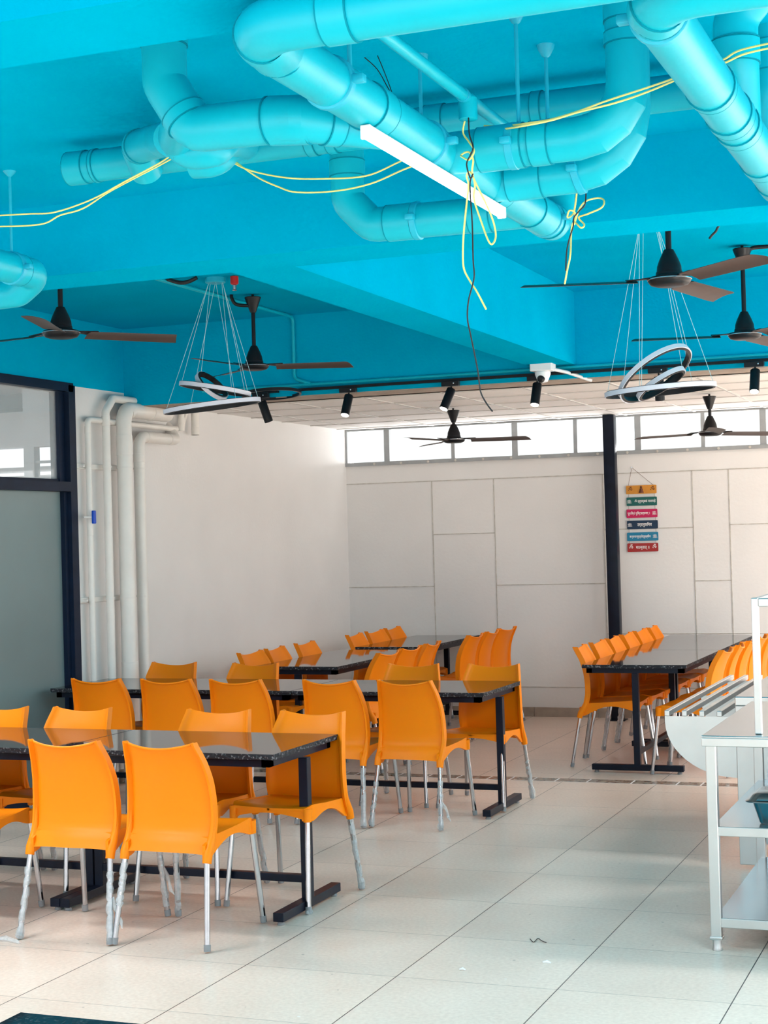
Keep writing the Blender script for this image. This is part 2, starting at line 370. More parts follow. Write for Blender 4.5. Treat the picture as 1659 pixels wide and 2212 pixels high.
while x < 2: bolts.lathe([(0.012, 0), (0.012, 0.006), (0.0, 0.008)], (x, YB-0.02, W0+0.004), 8, (0, -1, 0)); x += 0.27
wpart(bolts, 'bolt_row', M['joint'])
# glazed partition in the left wall
pa = empty('window_2', (XL, 9.0, 0)); pa['kind'] = 'structure'
def ppart(mb, name, m, lab=None):
    p = mb.build(name, m, pa, smooth=0, loc=(XL, 9.0, 0)); p.location = (0, 0, 0)
    if lab: p['label'] = lab
    return p
f = MB(); f.box((XL-0.09, 5.0, 2.715), (XL+0.02, 9.40, 2.775)); f.box((XL-0.09, 9.34, 0), (XL+0.02, 9.42, 2.76)); f.box((XL-0.09, 5.0, 2.040), (XL+0.03, 9.34, 2.105))
f.box((XL-0.09, 5.0, 2.105), (XL-0.03, 9.34, 2.125)); f.box((XL-0.09, 9.27, 2.10), (XL-0.02, 9.35, 2.72)); f.box((XL-0.09, 9.30, 0), (XL-0.01, 9.35, 2.04)); f.box((XL-0.09, 5.0, 0), (XL+0.02, 9.34, 0.08)); f.box((XL-0.09, 5.0, 0), (XL+0.02, 5.08, 2.75))
ppart(f, 'partition_frame', M['frame'])
ppart(MB().box((XL-0.05, 5.05, 2.10), (XL-0.042, 9.30, 2.73)), 'clear_pane', M['glass'], 'clear upper glass pane')
ppart(MB().box((XL-0.05, 5.05, 0.05), (XL-0.042, 9.32, 2.06)), 'frosted_pane', M['frost'], 'frosted grey green lower glass pane')
# the room seen through the upper glass
S(MB().box((-12, 13.0, 0), (XL-0.18, 13.15, 2.35)).box((-12, 13.0, 2.62), (XL-0.18, 13.15, 3.6)), 'wall_next_room', M['backroom']).name = 'wall_back.001'
S(MB().box((-12, 12.7, 2.96), (XL-0.18, 13.0, 3.10)), 'trim_8', M['darkband'])
S(MB().box((-12, 4.0, 3.5), (XL-0.18, 13.15, 3.6)), 'ceiling.002', M['backroom'])
S(MB().box((-12, 12.98, 2.38), (-7.5, 13.02, 2.43)), 'trim_9', M['backroom'])
S(MB().box((-6.43, 9.55, 0), (XL-0.18, 9.62, 2.16)).box((-6.43, 9.55, 2.37), (XL-0.18, 9.62, 3.5)).box((-6.43, 9.55, 2.16), (-6.345, 9.62, 2.37)).box((-6.20, 9.55, 2.16), (XL-0.18, 9.62, 2.37)).box((-6.345, 9.56, 2.255), (-6.2, 9.60, 2.272)), 'wall_side', M['backroom'])
# ------------------------------------------------------------------ post
o = MB().bbox((-3.375, 13.96, 0), (-3.275, 14.06, 2.70), 0.004).bbox((-3.40, 13.94, 0), (-3.25, 14.08, 0.01), 0.002)
tag(o.build('steel_post', M['navy']), 'dark painted square steel post in front of the panelled back wall', 'post')
# ================================================================== CHAIRS
def lerp(a, b, t): return a+(b-a)*t
def interp(tab, z):
    for (a, fa), (b, fb) in zip(tab[:-1], tab[1:]):
        if a <= z <= b: return lerp(fa, fb, (z-a)/(b-a))
    return tab[0][1] if z < tab[0][0] else tab[-1][1]
def sm(tab, z, h=0.02): return (interp(tab, z-h)+2*interp(tab, z)+interp(tab, z+h))/4
WT = [(0.37, 0.203), (0.42, 0.206), (0.52, 0.208), (0.62, 0.204), (0.70, 0.197), (0.78, 0.184), (0.86, 0.165)]
YT = [(0.36, -0.212), (0.40, -0.190), (0.45, -0.168), (0.52, -0.158), (0.60, -0.165), (0.68, -0.182), (0.76, -0.210), (0.86, -0.268)]
def make_chair():
    t = empty('cafe_chair'); O = M['orange']
    # back shell: thin panel inside a deeper moulded rim
    UL = [-1, -0.985, -0.955, -0.925, -0.90, -0.86]+[(-0.86+1.72*k/16) for k in range(1, 16)]+[0.86, 0.90, 0.925, 0.955, 0.985, 1]
    nu, nv = len(UL)-1, 26
    def zz(i, j):
        u = UL[i]; top = 0.852-0.026*(1-u*u)**1.0; bot = 0.392-0.010*abs(u)**4
        t_ = j/nv; return u, lerp(bot, top, t_)
    def base(i, j):
        u, z = zz(i, j); W = sm(WT, z); y = sm(YT, z)+0.040*u*u*(0.4+0.6*min(1, (z-0.38)/0.3)); return u, z, u*W, y
    def fpt(i, j):
        u, z, x, y = base(i, j); return (x, y+0.003+(0.010 if abs(u) > 0.94 else 0.010*max(0, (abs(u)-0.86)/0.08)), z)
    def bpt(i, j):
        u, z, x, y = base(i, j); th = 0.004
        if abs(u) > 0.95: th = 0.026
        elif abs(u) > 0.90: th = 0.004+0.022*(abs(u)-0.90)/0.05
        if z < 0.475: th = max(th, 0.004+0.020*min(1, (0.475-z)/0.035)*(1-0.25*abs(u)))
        return (x, y-th, z)
    mb = MB().grid_solid(fpt, bpt, nu, nv)
    lip = []
    for i in range(nu+1):
        p = Vector(bpt(i, nv)); q_ = Vector(fpt(i, nv)); lip.append(q_.lerp(p, 0.75)+Vector((0, 0, -0.003)))
    mb.tube(lip, 0.0055, 8)
    mb.build('backrest', O, t, smooth=32)
    # seat: top shell, curved side and front aprons, four leg sockets
    mb = MB(); nu, nv = 16, 20
    def stz(u, v):   # v 0 rear .. 1 front
        return 0.452+0.026*v**1.5-0.020*math.sin(PI*v)*(1-u*u)+0.004*u*u-0.018*max(0, v-0.88)/0.12
    def sw(v): return lerp(0.190, 0.205, min(1, v*1.6)) if v < 0.85 else 0.205-0.02*((v-0.85)/0.15)**2
    def sy(v): return lerp(-0.170, 0.228, v)
    def F(i, j):
        u = -1+2*i/nu; v = j/nv; return (u*sw(v), sy(v), stz(u, v))
    def B(i, j):
        u = -1+2*i/nu; v = j/nv; return (u*sw(v)*0.985, sy(v), stz(u, v)-0.012)
    mb.grid_solid(F, B, nu, nv)
    K = 18
    for sx in (-1, 1):
        def A(i, j):
            v = i/K; y = lerp(-0.205, 0.226, v); ztop = lerp(0.425, stz(1, v)-0.001, min(1, v*5)) if v < 0.2 else stz(1, v)-0.001
            zb = lerp(0.362, 0.408, v)+0.048*math.sin(PI*min(1, max(0, (v-0.10)/0.78)))
            return (sx*(sw(max(0, v))+0.0005), y, lerp(zb, ztop, j/4))
        def A2(i, j):
            p = A(i, j); return (p[0]-sx*0.014, p[1], p[2])
        mb.grid_solid(A, A2, K, 4)
    def FA(i, j):
        u = -1+2*i/K; zb = 0.408+0.030*math.sin(PI*(u+1)/2)**0.8; zt = stz(u, 1)-0.001
        return (u*0.188, 0.228-0.010*abs(u)**4, lerp(zb, zt, j/4))
    def FA2(i, j):
        p = FA(i, j); return (p[0], p[1]-0.014, p[2])
    mb.grid_solid(FA, FA2, K, 4)
    for sx in (-1, 1):
        mb.tube([(sx*0.190, 0.208, 0.46), (sx*0.193, 0.213, 0.402)], [0.024, 0.0185], 14)
        rim = []
        for z in (0.60, 0.55, 0.50, 0.45):
            rim.append((sx*(sm(WT, z)-0.009), sm(YT, z)+0.030*(0.4+0.6*min(1, (z-0.38)/0.3))-0.006, z))
        mb.tube(rim+[(sx*0.197, -0.176, 0.415), (sx*0.197, -0.196, 0.385), (sx*0.197, -0.205, 0.352)], [0.006, 0.009, 0.012, 0.016, 0.0195, 0.0205, 0.0195], 14)
    mb.build('seat', O, t, smooth=45)
    for sx in (-1, 1):
        for top, foot in (((sx*0.192, 0.212, 0.42), (sx*0.213, 0.262, 0.012)), ((sx*0.194, -0.198, 0.38), (sx*0.220, -0.262, 0.012))):
            lg = MB().tube([top, foot], 0.0125, 14).build('leg', M['chrome'], t)
            a = Vector(foot); d = (Vector(top)-a).normalized()
            MB().tube([a-d*0.006, a+d*0.022], 0.0145, 12).build('foot_cap', M['cap'], lg)
    return t
chair0 = make_chair(); _first = [True]
wrap_mb = {}
def wrap(chair, leg, z0, z1, tail, seed):
    """crinkled packing film still taped round one chrome leg"""
    rnd = random.Random(seed)
    sx, fr_ = leg
    top, foot = (((sx*0.192, 0.212, 0.42), (sx*0.213, 0.262, 0.012)) if fr_ > 0 else ((sx*0.194, -0.198, 0.38), (sx*0.220, -0.262, 0.012)))
    a = Vector(foot); b = Vector(top); H = b.z-a.z; n = 16
    pts = []; rs = []
    for i in range(n+1):
        z = lerp(z0, z1, i/n); pts.append(a.lerp(b, max(0, (z-a.z)/H))+Vector((rnd.uniform(-.003, .003), rnd.uniform(-.003, .003), 0)))
        rs.append(rnd.uniform(0.0132, 0.0165)+(0.004 if i < 3 and z0 < 0.01 else 0))
    mb = MB().tube(pts, rs, 9)
    if tail:
        p = a.lerp(b, (z0+0.6*(z1-z0)-a.z)/H); q = []
        for i in range(5): q.append(p+Vector((0.012+0.012*i*sx, rnd.uniform(-.01, .01), -0.03*i+rnd.uniform(-.01, .01))))
        mb.tube(q, [0.005, 0.010, 0.006, 0.009, 0.002], 5)
    o = mb.build('plastic_wrap', M['film'], chair, smooth=0); o['label'] = 'crinkled clear packing film on the leg'
def chair(x, y, rz, label, group, wraps=()):
    if _first[0]: c = chair0; _first[0] = False
    else: c = copy_tree_plain(chair0)
    c.location = (x, y, 0); c.rotation_euler = (0, 0, math.radians(rz)); tag(c, label, 'chair', group)
    for k, wv in enumerate(wraps): wrap(c, *wv, seed=int(abs(x*100)+abs(y*10))+k)
    return c
def copy_tree_plain(o):
    c = o.copy(); col.objects.link(c)
    for ch in list(o.children):
        if ch.name.startswith('plastic_wrap'): continue
        d = ch.copy(); col.objects.link(d); d.parent = c
        for g in ch.children:
            e = g.copy(); col.objects.link(e); e.parent = d
    return c
G1 = 'orange chairs along the near side of the front table'
RR, RL = (1, -1), (-1, -1); FR_, FL_ = (1, 1), (-1, 1)
chair(-3.34, 6.13, -1, "orange plastic chair seen from behind at the right end of the front table's near side", G1, [(RL, 0.16, 0.34, True), (FL_, 0.02, 0.30, False)])
chair(-3.805, 6.12, 1, "orange chair seen from behind, second from the right along the front table's near side", G1, [(RL, 0.0, 0.30, False), (RR, 0.02, 0.30, True), (FR_, 0.05, 0.33, True)])
chair(-4.47, 6.13, 3, 'orange chair cut off by the left photo edge, seat edge showing before the front table', G1, [(RR, 0.05, 0.3, False)])
G2 = 'orange chairs along the far side of the front table'
chair(-3.19, 6.865, 176, "orange chair facing the camera at the front table's right end, behind the table leg", G2, [(FL_, 0.0, 0.01, False), ((-1, -1), 0.0, 0.34, False)])
chair(-3.68, 6.87, 181, 'orange plastic chair facing the camera, second from the right behind the front table', G2, [((1, -1), 0.0, 0.34, False), ((-1, -1), 0.0, 0.33, False)])
chair(-4.47, 6.87, 178, 'orange plastic chair facing the camera, third from the right behind the front table', G2, [((1, -1), 0.02, 0.33, False), ((-1, -1), 0.0, 0.33, False)])
chair(-4.965, 6.87, 179, 'orange plastic chair cut off by the left photo edge behind the front table', G2)
G3 = 'orange chairs along the near side of the middle table row'
for x, y, r, lab, wr in [
    (-5.33, 8.86, 1, 'orange chair seen from behind, leftmost along the near side of the middle tables', ()),
    (-4.845, 8.87, 1, "orange chair seen from behind, second from left on the middle tables' near side", ()),
    (-4.37, 8.87, 0, "orange chair seen from behind, third from left on the middle tables' near side", ()),
    (-3.75, 8.88, -4, "orange chair seen from behind, second from right on the middle tables' near side", [(RR, 0.0, 0.34, False)]),
    (-3.285, 8.90, -4, 'orange chair seen from behind at the right end of the middle tables, nearest the aisle', [(RR, 0.0, 0.28, True), (RL, 0.0, 0.26, False)])]:
    chair(x, y, r, lab, G3, wr)
G4 = 'orange chairs along the far side of the middle table row'
for x, y, r, lab, wr in [
    (-5.45, 9.62, 179, 'orange chair facing the camera, leftmost behind the middle tables, beside the white pipes', ()),
    (-4.81, 9.58, 178, 'orange chair facing the camera, second from the left behind the middle tables', ()),
    (-3.65, 9.57, 183, 'orange chair facing the camera, second from the right behind the middle tables', [((1, -1), 0.0, 0.33, False)]),
    (-3.125, 9.57, 178, 'orange chair facing the camera at the right end of the middle tables, by the aisle', [((-1, -1), 0.0, 0.25, True)])]:
    chair(x, y, r, lab, G4, wr)
G5 = 'orange chairs at the table along the left wall'
for i, y in enumerate((10.80, 11.25, 11.80)):
    chair(-5.115, y, -90+(-4, 3, 0)[i], ['orange chair nearest the camera between the left wall and the third table', 'orange chair in the middle of three between the left wall and the third table', 'orange chair furthest from the camera between the left wall and the third table'][i], G5)
for i, y in enumerate((10.85, 11.30, 11.75)):
    chair(-4.46, y, 90+(-6, -5, 2)[i], ['orange chair nearest the camera on the right side of the third table, seen from behind', 'orange chair in the middle of three on the right side of the third table', 'orange chair furthest from the camera on the right side of the third table'][i], G5)
G6 = 'orange chairs at the far table against the back wall'
for i, y in enumerate((12.80, 13.25, 13.70)):
    chair(-5.095, y, -90+(2, -3, 0)[i], ['orange chair nearest the camera between the left wall and the far corner table', 'orange chair in the middle of three between the left wall and the far corner table', 'orange chair in the far left corner beside the back wall'][i], G6)
for i, y in enumerate((12.72, 13.17, 13.63)):
    chair(-4.42, y, 90+(-3, 0, -8)[i], ['orange chair nearest the camera on the right side of the far corner table', 'orange chair in the middle of three on the right side of the far corner table', 'orange chair on the right side of the far corner table, closest to the back wall'][i], G6)
G7 = 'orange chairs along the left side of the right hand table'
rk = ['nearest the camera, standing free by the aisle', 'second from the camera', 'third from the camera', 'fourth from the camera', 'fifth from the camera', 'furthest, closest to the back wall']
for i, y in enumerate((11.40, 11.845, 12.29, 12.735, 13.18, 13.625)):
    chair(-2.74+0.01*i, y, -90+(3, -2, 1, 0, -2, 2)[i], 'orange chair left of the right hand table, '+rk[i], G7, [((-1, -1), 0.0, 0.3, False)] if i in (1, 2) else ())
G8 = 'orange chairs along the right side of the right hand table'
rk[0] = 'just behind the steel tray rails'
for i, y in enumerate((11.12, 11.565, 12.01, 12.455, 12.90, 13.345)):
    chair(-2.09+0.015*i, y, 90+(-4, 3, 0, -3, 2, 0)[i], 'orange chair right of the right hand table, '+rk[i], G8)
# ================================================================== TABLES
def table(x0, x1, y0, y1, along, label, leg_ends=(1, 1), inset=0.03):
    """stone slab on two T shaped steel legs joined by a low stretcher"""
    cx, cy = (x0+x1)/2, (y0+y1)/2; t = empty('dining_table', (cx, cy, 0)); tag(t, label, 'table')
    L = (x1-x0) if along == 'x' else (y1-y0); Wd = (y1-y0) if along == 'x' else (x1-x0)
    def P(a, b):  # local box with length axis first
        if along == 'x': return a, b
        return (a[1], a[0], a[2]), (b[1], b[0], b[2])
    # slab: polished top with rough chipped edges
    mb = MB(); rnd = random.Random(int(abs(x0*37+y0*11)))
    n = int(L/0.02); m_ = int(Wd/0.02); ring_t = []; 
    for i in range(n): ring_t.append((-L/2+L*i/n, -Wd/2))
    for i in range(m_): ring_t.append((L/2, -Wd/2+Wd*i/m_))
    for i in range(n): ring_t.append((L/2-L*i/n, Wd/2))
    for i in range(m_): ring_t.append((-L/2, Wd/2-Wd*i/m_))
    N_ = len(ring_t)
    def q(u, v, z): return (u, v, z) if along == 'x' else (v, u, z)
    top = [q(u, v, 0.75) for u, v in ring_t]
    mid = [q(u*(1+rnd.uniform(-.004, .003)), v*(1+rnd.uniform(-.006, .005)), 0.739+rnd.uniform(-.004, .004)) for u, v in ring_t]
    mid2 = [q(u*(1+rnd.uniform(-.005, .002)), v*(1+rnd.uniform(-.008, .003)), 0.731+rnd.uniform(-.002, .003)) for u, v in ring_t]
    bot = [q(u*0.997, v*0.995, 0.725) for u, v in ring_t]
    k = len(mb.v); mb.v += top+mid+mid2+bot
    mb.f.append(tuple(range(N_))); mb.mi.append(0)
    for r_ in range(3):
        for i in range(N_):
            j = (i+1) % N_; mb.f.append((r_*N_+i, r_*N_+j, (r_+1)*N_+j, (r_+1)*N_+i)); mb.mi.append(1)
    mb.f.append(tuple(3*N_+i for i in range(N_-1, -1, -1))); mb.mi.append(1)
    mb.build('tabletop', [M['granite'], M['chip']], t, smooth=0)
    fr_ = MB(); a = 0.03
    for s in (-1, 1):
        A, B = P((-L/2+a, s*(Wd/2-0.045)-0.02, 0.69), (L/2-a, s*(Wd/2-0.045)+0.02, 0.7255)); fr_.box([min(A[i], B[i]) for i in range(3)], [max(A[i], B[i]) for i in range(3)])
        A, B = P((s*(L/2-a-0.02)-0.02, -Wd/2+0.025, 0.69), (s*(L/2-a-0.02)+0.02, Wd/2-0.025, 0.7255)); fr_.box([min(A[i], B[i]) for i in range(3)], [max(A[i], B[i]) for i in range(3)])
    fr_.build('frame', M['navy'], t, smooth=0)
    for s in (-1, 1):
        u = s*(L/2-inset-0.02)
        A, B = P((u-0.022, -0.022, 0.055), (u+0.022, 0.022, 0.69)); lo = [min(A[i], B[i]) for i in range(3)]; hi = [max(A[i], B[i]) for i in range(3)]
        lg = MB().bbox(lo, hi, 0.003).build('leg', M['navy'], t, smooth=0)
        A, B = P((u-0.025, -0.32, 0.018), (u+0.025, 0.32, 0.058)); lo = [min(A[i], B[i]) for i in range(3)]; hi = [max(A[i], B[i]) for i in range(3)]
        MB().bbox(lo, hi, 0.003).build('foot_bar', M['navy'], lg, smooth=0)
        fd = MB()
        for v in (-0.29, 0.29):
            A, _ = P((u, v, 0), (0, 0, 0)); fd.lathe([(0.016, 0), (0.018, 0.004), (0.012, 0.02)], (A[0], A[1], 0), 12)
        fd.build('levelling_feet', M['cap'], lg)
    A, B = P((-L/2+inset+0.03, -0.018, 0.125), (L/2-inset-0.03, 0.018, 0.160)); lo = [min(A[i], B[i]) for i in range(3)]; hi = [max(A[i], B[i]) for i in range(3)]
    MB().bbox(lo, hi, 0.003).build('stretcher', M['navy'], t, smooth=0)
    return t
table(-4.130, -3.020, 6.315, 7.030, 'x', 'x', inset=-0.005)['label'] = 'black granite topped table at the right end of the front row, nearest the camera'
table(-5.84, -4.138, 6.315, 7.030, 'x', 'black granite topped table cut off by the left photo edge in the front row', inset=0.01)
table(-4.158, -2.925, 8.980, 9.725, 'x', 'black granite topped table at the right end of the middle row, beside the aisle', inset=0.0)
table(-5.885, -4.166, 8.980, 9.725, 'x', "black granite topped table at the middle row's left end, beside the glass partition", inset=0.01)
table(-5.26, -4.585, 10.70, 12.33, 'y', 'black granite topped table by the left wall, between middle row and far corner table')
table(-5.24, -4.62, 12.62, 14.12, 'y', 'black granite topped table in the far left corner against the back wall')
table(-2.845, -2.115, 10.95, 12.30, 'y', 'black granite topped table, nearer one of the right hand row, beside the steel tray rail')
table(-2.845, -2.115, 12.31, 14.02, 'y', 'black granite topped table, further one of the right hand row, against the back wall')
table(-1.88, -0.75, 2.02, 2.735, 'x', 'dark table corner peeking in at the bottom left edge of the photo')
# ================================================================== PIPES UNDER THE SLAB
PR = 0.055
def ring(mb, p, d, r, w=0.010, n=28): mb.lathe([(r*0.95, -w/2), (r, -w/2+0.002), (r, w/2-0.002), (r*0.95, w/2)], p, n, d)
def walk(path, s):
    """point and direction at distance s along a path"""
    acc = 0
    for a, b in zip(path[:-1], path[1:]):
        L = (b-a).length
        if L < 1e-7: continue
        if acc+L >= s: return a+(b-a)*((s-acc)/L), (b-a).normalized()
        acc += L
    return path[-1], (path[-1]-path[-2]).normalized()
def pipe(name, label, pts, r=PR, rad=0.12, seg=8, sockets=(), clamps=(), m='bluepipe', cat='pipe', group=None, cap=True, facet=False, clampm='bluemetal'):
    path = bend_path(pts, rad, seg); mb = MB().tube(path, r, 28, caps=cap)
    o = mb.build(name, M[m], smooth=(14 if facet else 40)); tag(o, label, cat, group)
    for s0, L in sockets:
        k = MB(); a, d = walk(path, s0); b, _ = walk(path, s0+L)
        k.tube([a, a+d*0.0012, b-d*0.0012, b], [r*1.0, r*1.065, r*1.065, r*1.0], 28)
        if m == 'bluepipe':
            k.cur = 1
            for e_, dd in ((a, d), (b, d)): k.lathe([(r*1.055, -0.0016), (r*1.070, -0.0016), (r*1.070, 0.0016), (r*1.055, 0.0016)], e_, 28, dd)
        k.build('socket', [M[m], M['seam_shade']], o, smooth=25)
    for s0 in clamps:
        k = MB(); a, d = walk(path, s0); ring(k, a, d, r*1.10, 0.022)
        side = d.cross(Vector((0, 0, 1))); side = side.normalized() if side.length > 0.1 else Vector((1, 0, 0))
        for sg in (-1, 1):
            c = a+side*sg*(r*1.1+0.010); k.bbox([c.x-0.014, c.y-0.012, c.z-0.009], [c.x+0.014, c.y+0.012, c.z+0.009], 0.003)
        k.build('pipe_clamp', M[clampm], o, smooth=40)
    return o
Z1 = 2.68
pipe('drain_pipe', 'thick turquoise drain pipe running diagonally away overhead, with the lit tube lamp beneath it',
     [(2.5, 2.83, Z1), (-1.375, 2.83, Z1), (-1.37, 5.12, Z1), (-1.37, 5.20, 3.04)], rad=0.10,
     sockets=[(3.64, 0.06), (3.88, 0.10), (4.46, 0.08), (5.00, 0.10), (5.42, 0.07), (5.80, 0.16), (6.02, 0.05)], clamps=[4.25, 4.87, 5.98])
x1 = at(1355, 120, Y=4.0).x; x2 = at(1360, 150, Y=4.39).x
pipe('drain_pipe', 'turquoise branch pipe with a segmented bend, the nearer and higher of two side by side',
     [(-1.37, 4.0, Z1), (x1, 4.0, Z1), (x1, 4.0, 3.04)], rad=0.13, seg=4, facet=True, sockets=[(0.10, 0.12), (0.24, 0.05), (0.66, 0.03), (0.72, 0.05)], clamps=[0.19])
pipe('drain_pipe', 'turquoise branch pipe with a segmented bend, the lower and further of two side by side',
     [(-1.37, 4.39, Z1), (x2, 4.39, Z1), (x2, 4.39, 3.04)], rad=0.16, seg=4, facet=True, sockets=[(0.06, 0.10), (0.70, 0.03)], clamps=[0.26])
xl = at(355, 140, Y=3.47).x
pipe('drain_pipe', 'turquoise pipe dropping from the slab at upper left and bending into the big diagonal pipe',
     [(xl, 3.47, 3.04), (xl, 3.47, 2.80), (xl+0.075, 3.47, 2.68), (-1.56, 3.47, 2.675), (-1.37, 3.70, Z1)], rad=0.05, seg=3, facet=True,
     sockets=[(0.07, 0.075), (0.33, 0.03), (0.58, 0.10), (0.72, 0.04)])
xm = at(750, 370, Y=4.82).x
pipe('drain_pipe', 'turquoise pipe dropping in front of the second beam and bending right behind the tube lamp',
     [(xm, 4.82, 3.04), (xm, 4.82, 2.77), (xm+0.08, 4.82, 2.685), (-1.37, 4.82, Z1)], rad=0.05, seg=3, facet=True, sockets=[(0.14, 0.05), (0.44, 0.09), (0.72, 0.07)], clamps=[0.54])
pa_ = at(150, 362, Z=2.95)
pipe('drain_pipe', 'long turquoise pipe close under the slab, capped left end, behind the other pipes',
     [(pa_.x, 4.66, 2.945), (1.6, 4.66, 2.945)], r=0.053, sockets=[(0.0, 0.07), (0.10, 0.012), (0.88, 0.03), (0.95, 0.03), (1.28, 0.06), (1.62, 0.03)])
pipe('elbow_pipe', 'round turquoise elbow joining the capped pipe at upper left',
     [at(318, 372, Y=4.60), at(296, 318, Y=4.50), at(350, 302, Y=4.25), at(370, 300, Y=4.1)], r=0.052, rad=0.05, sockets=[(0.14, 0.03)])
pipe('trap_pipe', 'turquoise trap pipe bent like a letter U below the upper left pipe',
     [at(398, 240, Y=3.50), at(380, 300, Y=3.82), at(408, 328, Y=3.85), at(462, 322, Y=3.85), at(490, 296, Y=4.1), at(528, 312, Y=4.62)], r=0.049, rad=0.06, seg=6)
pipe('trap_pipe', 'turquoise trap pipe elbow hanging behind the U shaped one, its underside lit',
     [at(418, 352, Y=4.28), at(468, 350, Y=4.28), at(490, 322, Y=4.34), at(512, 318, Y=4.62)], r=0.046, rad=0.08, seg=6)
pipe('drain_pipe', 'turquoise pipe ending in an elbow at the left photo edge, hung from a rod',
     [(-3.33, 3.4, Z1), (-3.33, 5.06, Z1), (-3.43, 5.08, 2.625), (-4.6, 5.08, 2.60)], rad=0.07, sockets=[(1.50, 0.05)], clamps=[1.50])
pipe('drain_pipe', 'thick pale turquoise pipe running diagonally off the upper right edge of the photo',
     [(2.6, 2.98, Z1), (-0.615, 2.98, Z1), (-0.615, 5.44, Z1)], rad=0.11, sockets=[(3.22, 0.05), (3.85, 0.03), (4.10, 0.05), (4.22, 0.05), (4.62, 0.06), (4.9, 0.1)], clamps=[3.30])
xr = at(1590, 120, Y=4.0).x
pipe('drain_pipe', 'turquoise riser in shade behind the upper right diagonal pipe',
     [(xr+0.10, 4.0, 3.04), (xr, 4.0, 2.93), (xr, 4.0, 2.82), (-0.615, 4.08, Z1)], rad=0.08, sockets=[(0.2, 0.06)])
xr2 = at(1668, 200, Y=4.45).x
pipe('drain_pipe', 'turquoise riser half cut off by the right photo edge, furthest of the shaded ones',
     [(xr2, 4.45, 3.04), (xr2, 4.45, 2.86), (-0.615, 4.5, Z1)], rad=0.08, sockets=[(0.05, 0.08)])
# threaded rods
def rod(px, Y, ztop, zbot, lab):
    x = at(px, 150, Y=Y).x; t = MB().tube([(x, Y, zbot), (x, Y, ztop)], 0.0055, 8).lathe([(0.006, -0.035), (0.012, -0.030), (0.022, -0.012), (0.025, 0)], (x, Y, ztop), 16)
    tag(t.build('hanger_rod', M['bluemetal']), lab, 'rod', 'painted hanger rods')
rod(1117, 4.0, SLN, 2.735, 'turquoise threaded rod holding the nearer branch pipe, middle of the three beside the conduit')
rod(1180, 4.32, SLN, 2.74, 'turquoise threaded rod with a flared top, rightmost of the three beside the conduit')
rod(907, 4.25, SLN, 2.74, 'turquoise threaded rod hidden behind the diagonal pipe, leftmost of the three beside the conduit')
x = -3.33; tag(MB().tube([(x, 4.90, 2.735), (x, 4.90, SLN)], 0.005, 8).lathe([(0.006, -0.02), (0.02, -0.006), (0.024, 0)], (x, 4.90, SLN), 14).build('hanger_rod', M['bluemetal']),
    'thin turquoise threaded rod holding the pipe at the left photo edge', 'rod', 'painted hanger rods')
tag(MB().tube([(-1.37, 3.36, 2.735), (-1.37, 3.36, SLN)], 0.006, 8).build('hanger_rod', M['bluemetal']), 'short dark rod above the clamp of the big diagonal pipe', 'rod', 'painted hanger rods')
# conduit with its drop box
a = at(850, 90, Z=2.79); b = at(1060, 255, Z=2.79)
cdt = MB().tube([(a.x, 3.03, 2.79), (a.x, 4.30, 2.79)], 0.0155, 16).build('electrical_conduit', M['bluepipe']); tag(cdt, 'thin turquoise conduit running diagonally past the hanger rods', 'conduit')
jb = at(1011, 235, X=a.x); MB().lathe([(0.020, -0.055), (0.024, -0.053), (0.024, 0.0), (0.016, 0.01)], (a.x, jb.y, 2.79), 20).build('drop_box', M['bluepipe'], cdt)
MB().lathe([(0.0155, -0.004), (0.018, -0.004), (0.018, 0.004), (0.0155, 0.004)], (a.x, jb.y-0.04, 2.79), 20, (0, 1, 0)).build('coupling', M['bluemetal'], cdt)
# conduits on the far beam
def cpts(l, Y): return [at(x, y, Y=Y) for x, y in l]
c = MB().tube([(-5.3, 10.085, 2.735), (4.0, 10.085, 2.735)], 0.011, 10).build('electrical_conduit', M['bluepipe']); tag(c, 'turquoise conduit running along the whole far beam above the light track', 'conduit')
for xx in (-3.9, -2.9, -1.9): MB().lathe([(0.011, -0.02), (0.014, -0.02), (0.014, 0.02), (0.011, 0.02)], (xx, 10.085, 2.735), 12, (1, 0, 0)).build('coupling', M['bluepipe'], c)
xc = at(634, 760, Y=10.08).x
v = MB().tube(bend_path([(xc, 7.0, SLF-0.012), (xc, 10.083, SLF-0.012), (xc, 10.083, 2.78), (xc+0.12, 10.083, 2.74)], 0.04), 0.0115, 10).build('electrical_conduit', M['bluepipe'])
tag(v, 'turquoise conduit crossing the far slab and dropping down the far beam beside the ceiling fan', 'conduit')
# ================================================================== CABLES
def cable(name, label, m, pts, r=0.0035, cat='cable', k=6, group=None):
    return tag(MB().tube(smoothpath(pts, k), r, 8).build(name, M[m]), label, cat, group)
C1 = [(-30, 467), (60, 462), (120, 458), (200, 430), (270, 392), (345, 352), (400, 318), (465, 318), (495, 345), (540, 368), (620, 384), (700, 386), (790, 380), (855, 353), (900, 330)]
C2 = [(-30, 490), (85, 485), (130, 465), (180, 450), (240, 412), (345, 357), (410, 324), (468, 322), (520, 358), (560, 385), (600, 403), (640, 415), (720, 413), (800, 397), (875, 365), (930, 345)]
cable('yellow_cable', 'yellow cable sagging across the left side of the ceiling, upper of the pair', 'yellow', [at(x, y, Y=4.42) for x, y in C1], 0.0026)
cable('yellow_cable', 'yellow cable sagging lower across the left side of the ceiling, lower of the pair', 'yellow', [at(x, y, Y=4.44) for x, y in C2], 0.0026)
C3 = [(1045, 272), (1090, 272), (1140, 266), (1190, 258), (1250, 240), (1310, 218), (1390, 192), (1440, 175), (1500, 152), (1560, 130), (1600, 108), (1690, 88)]
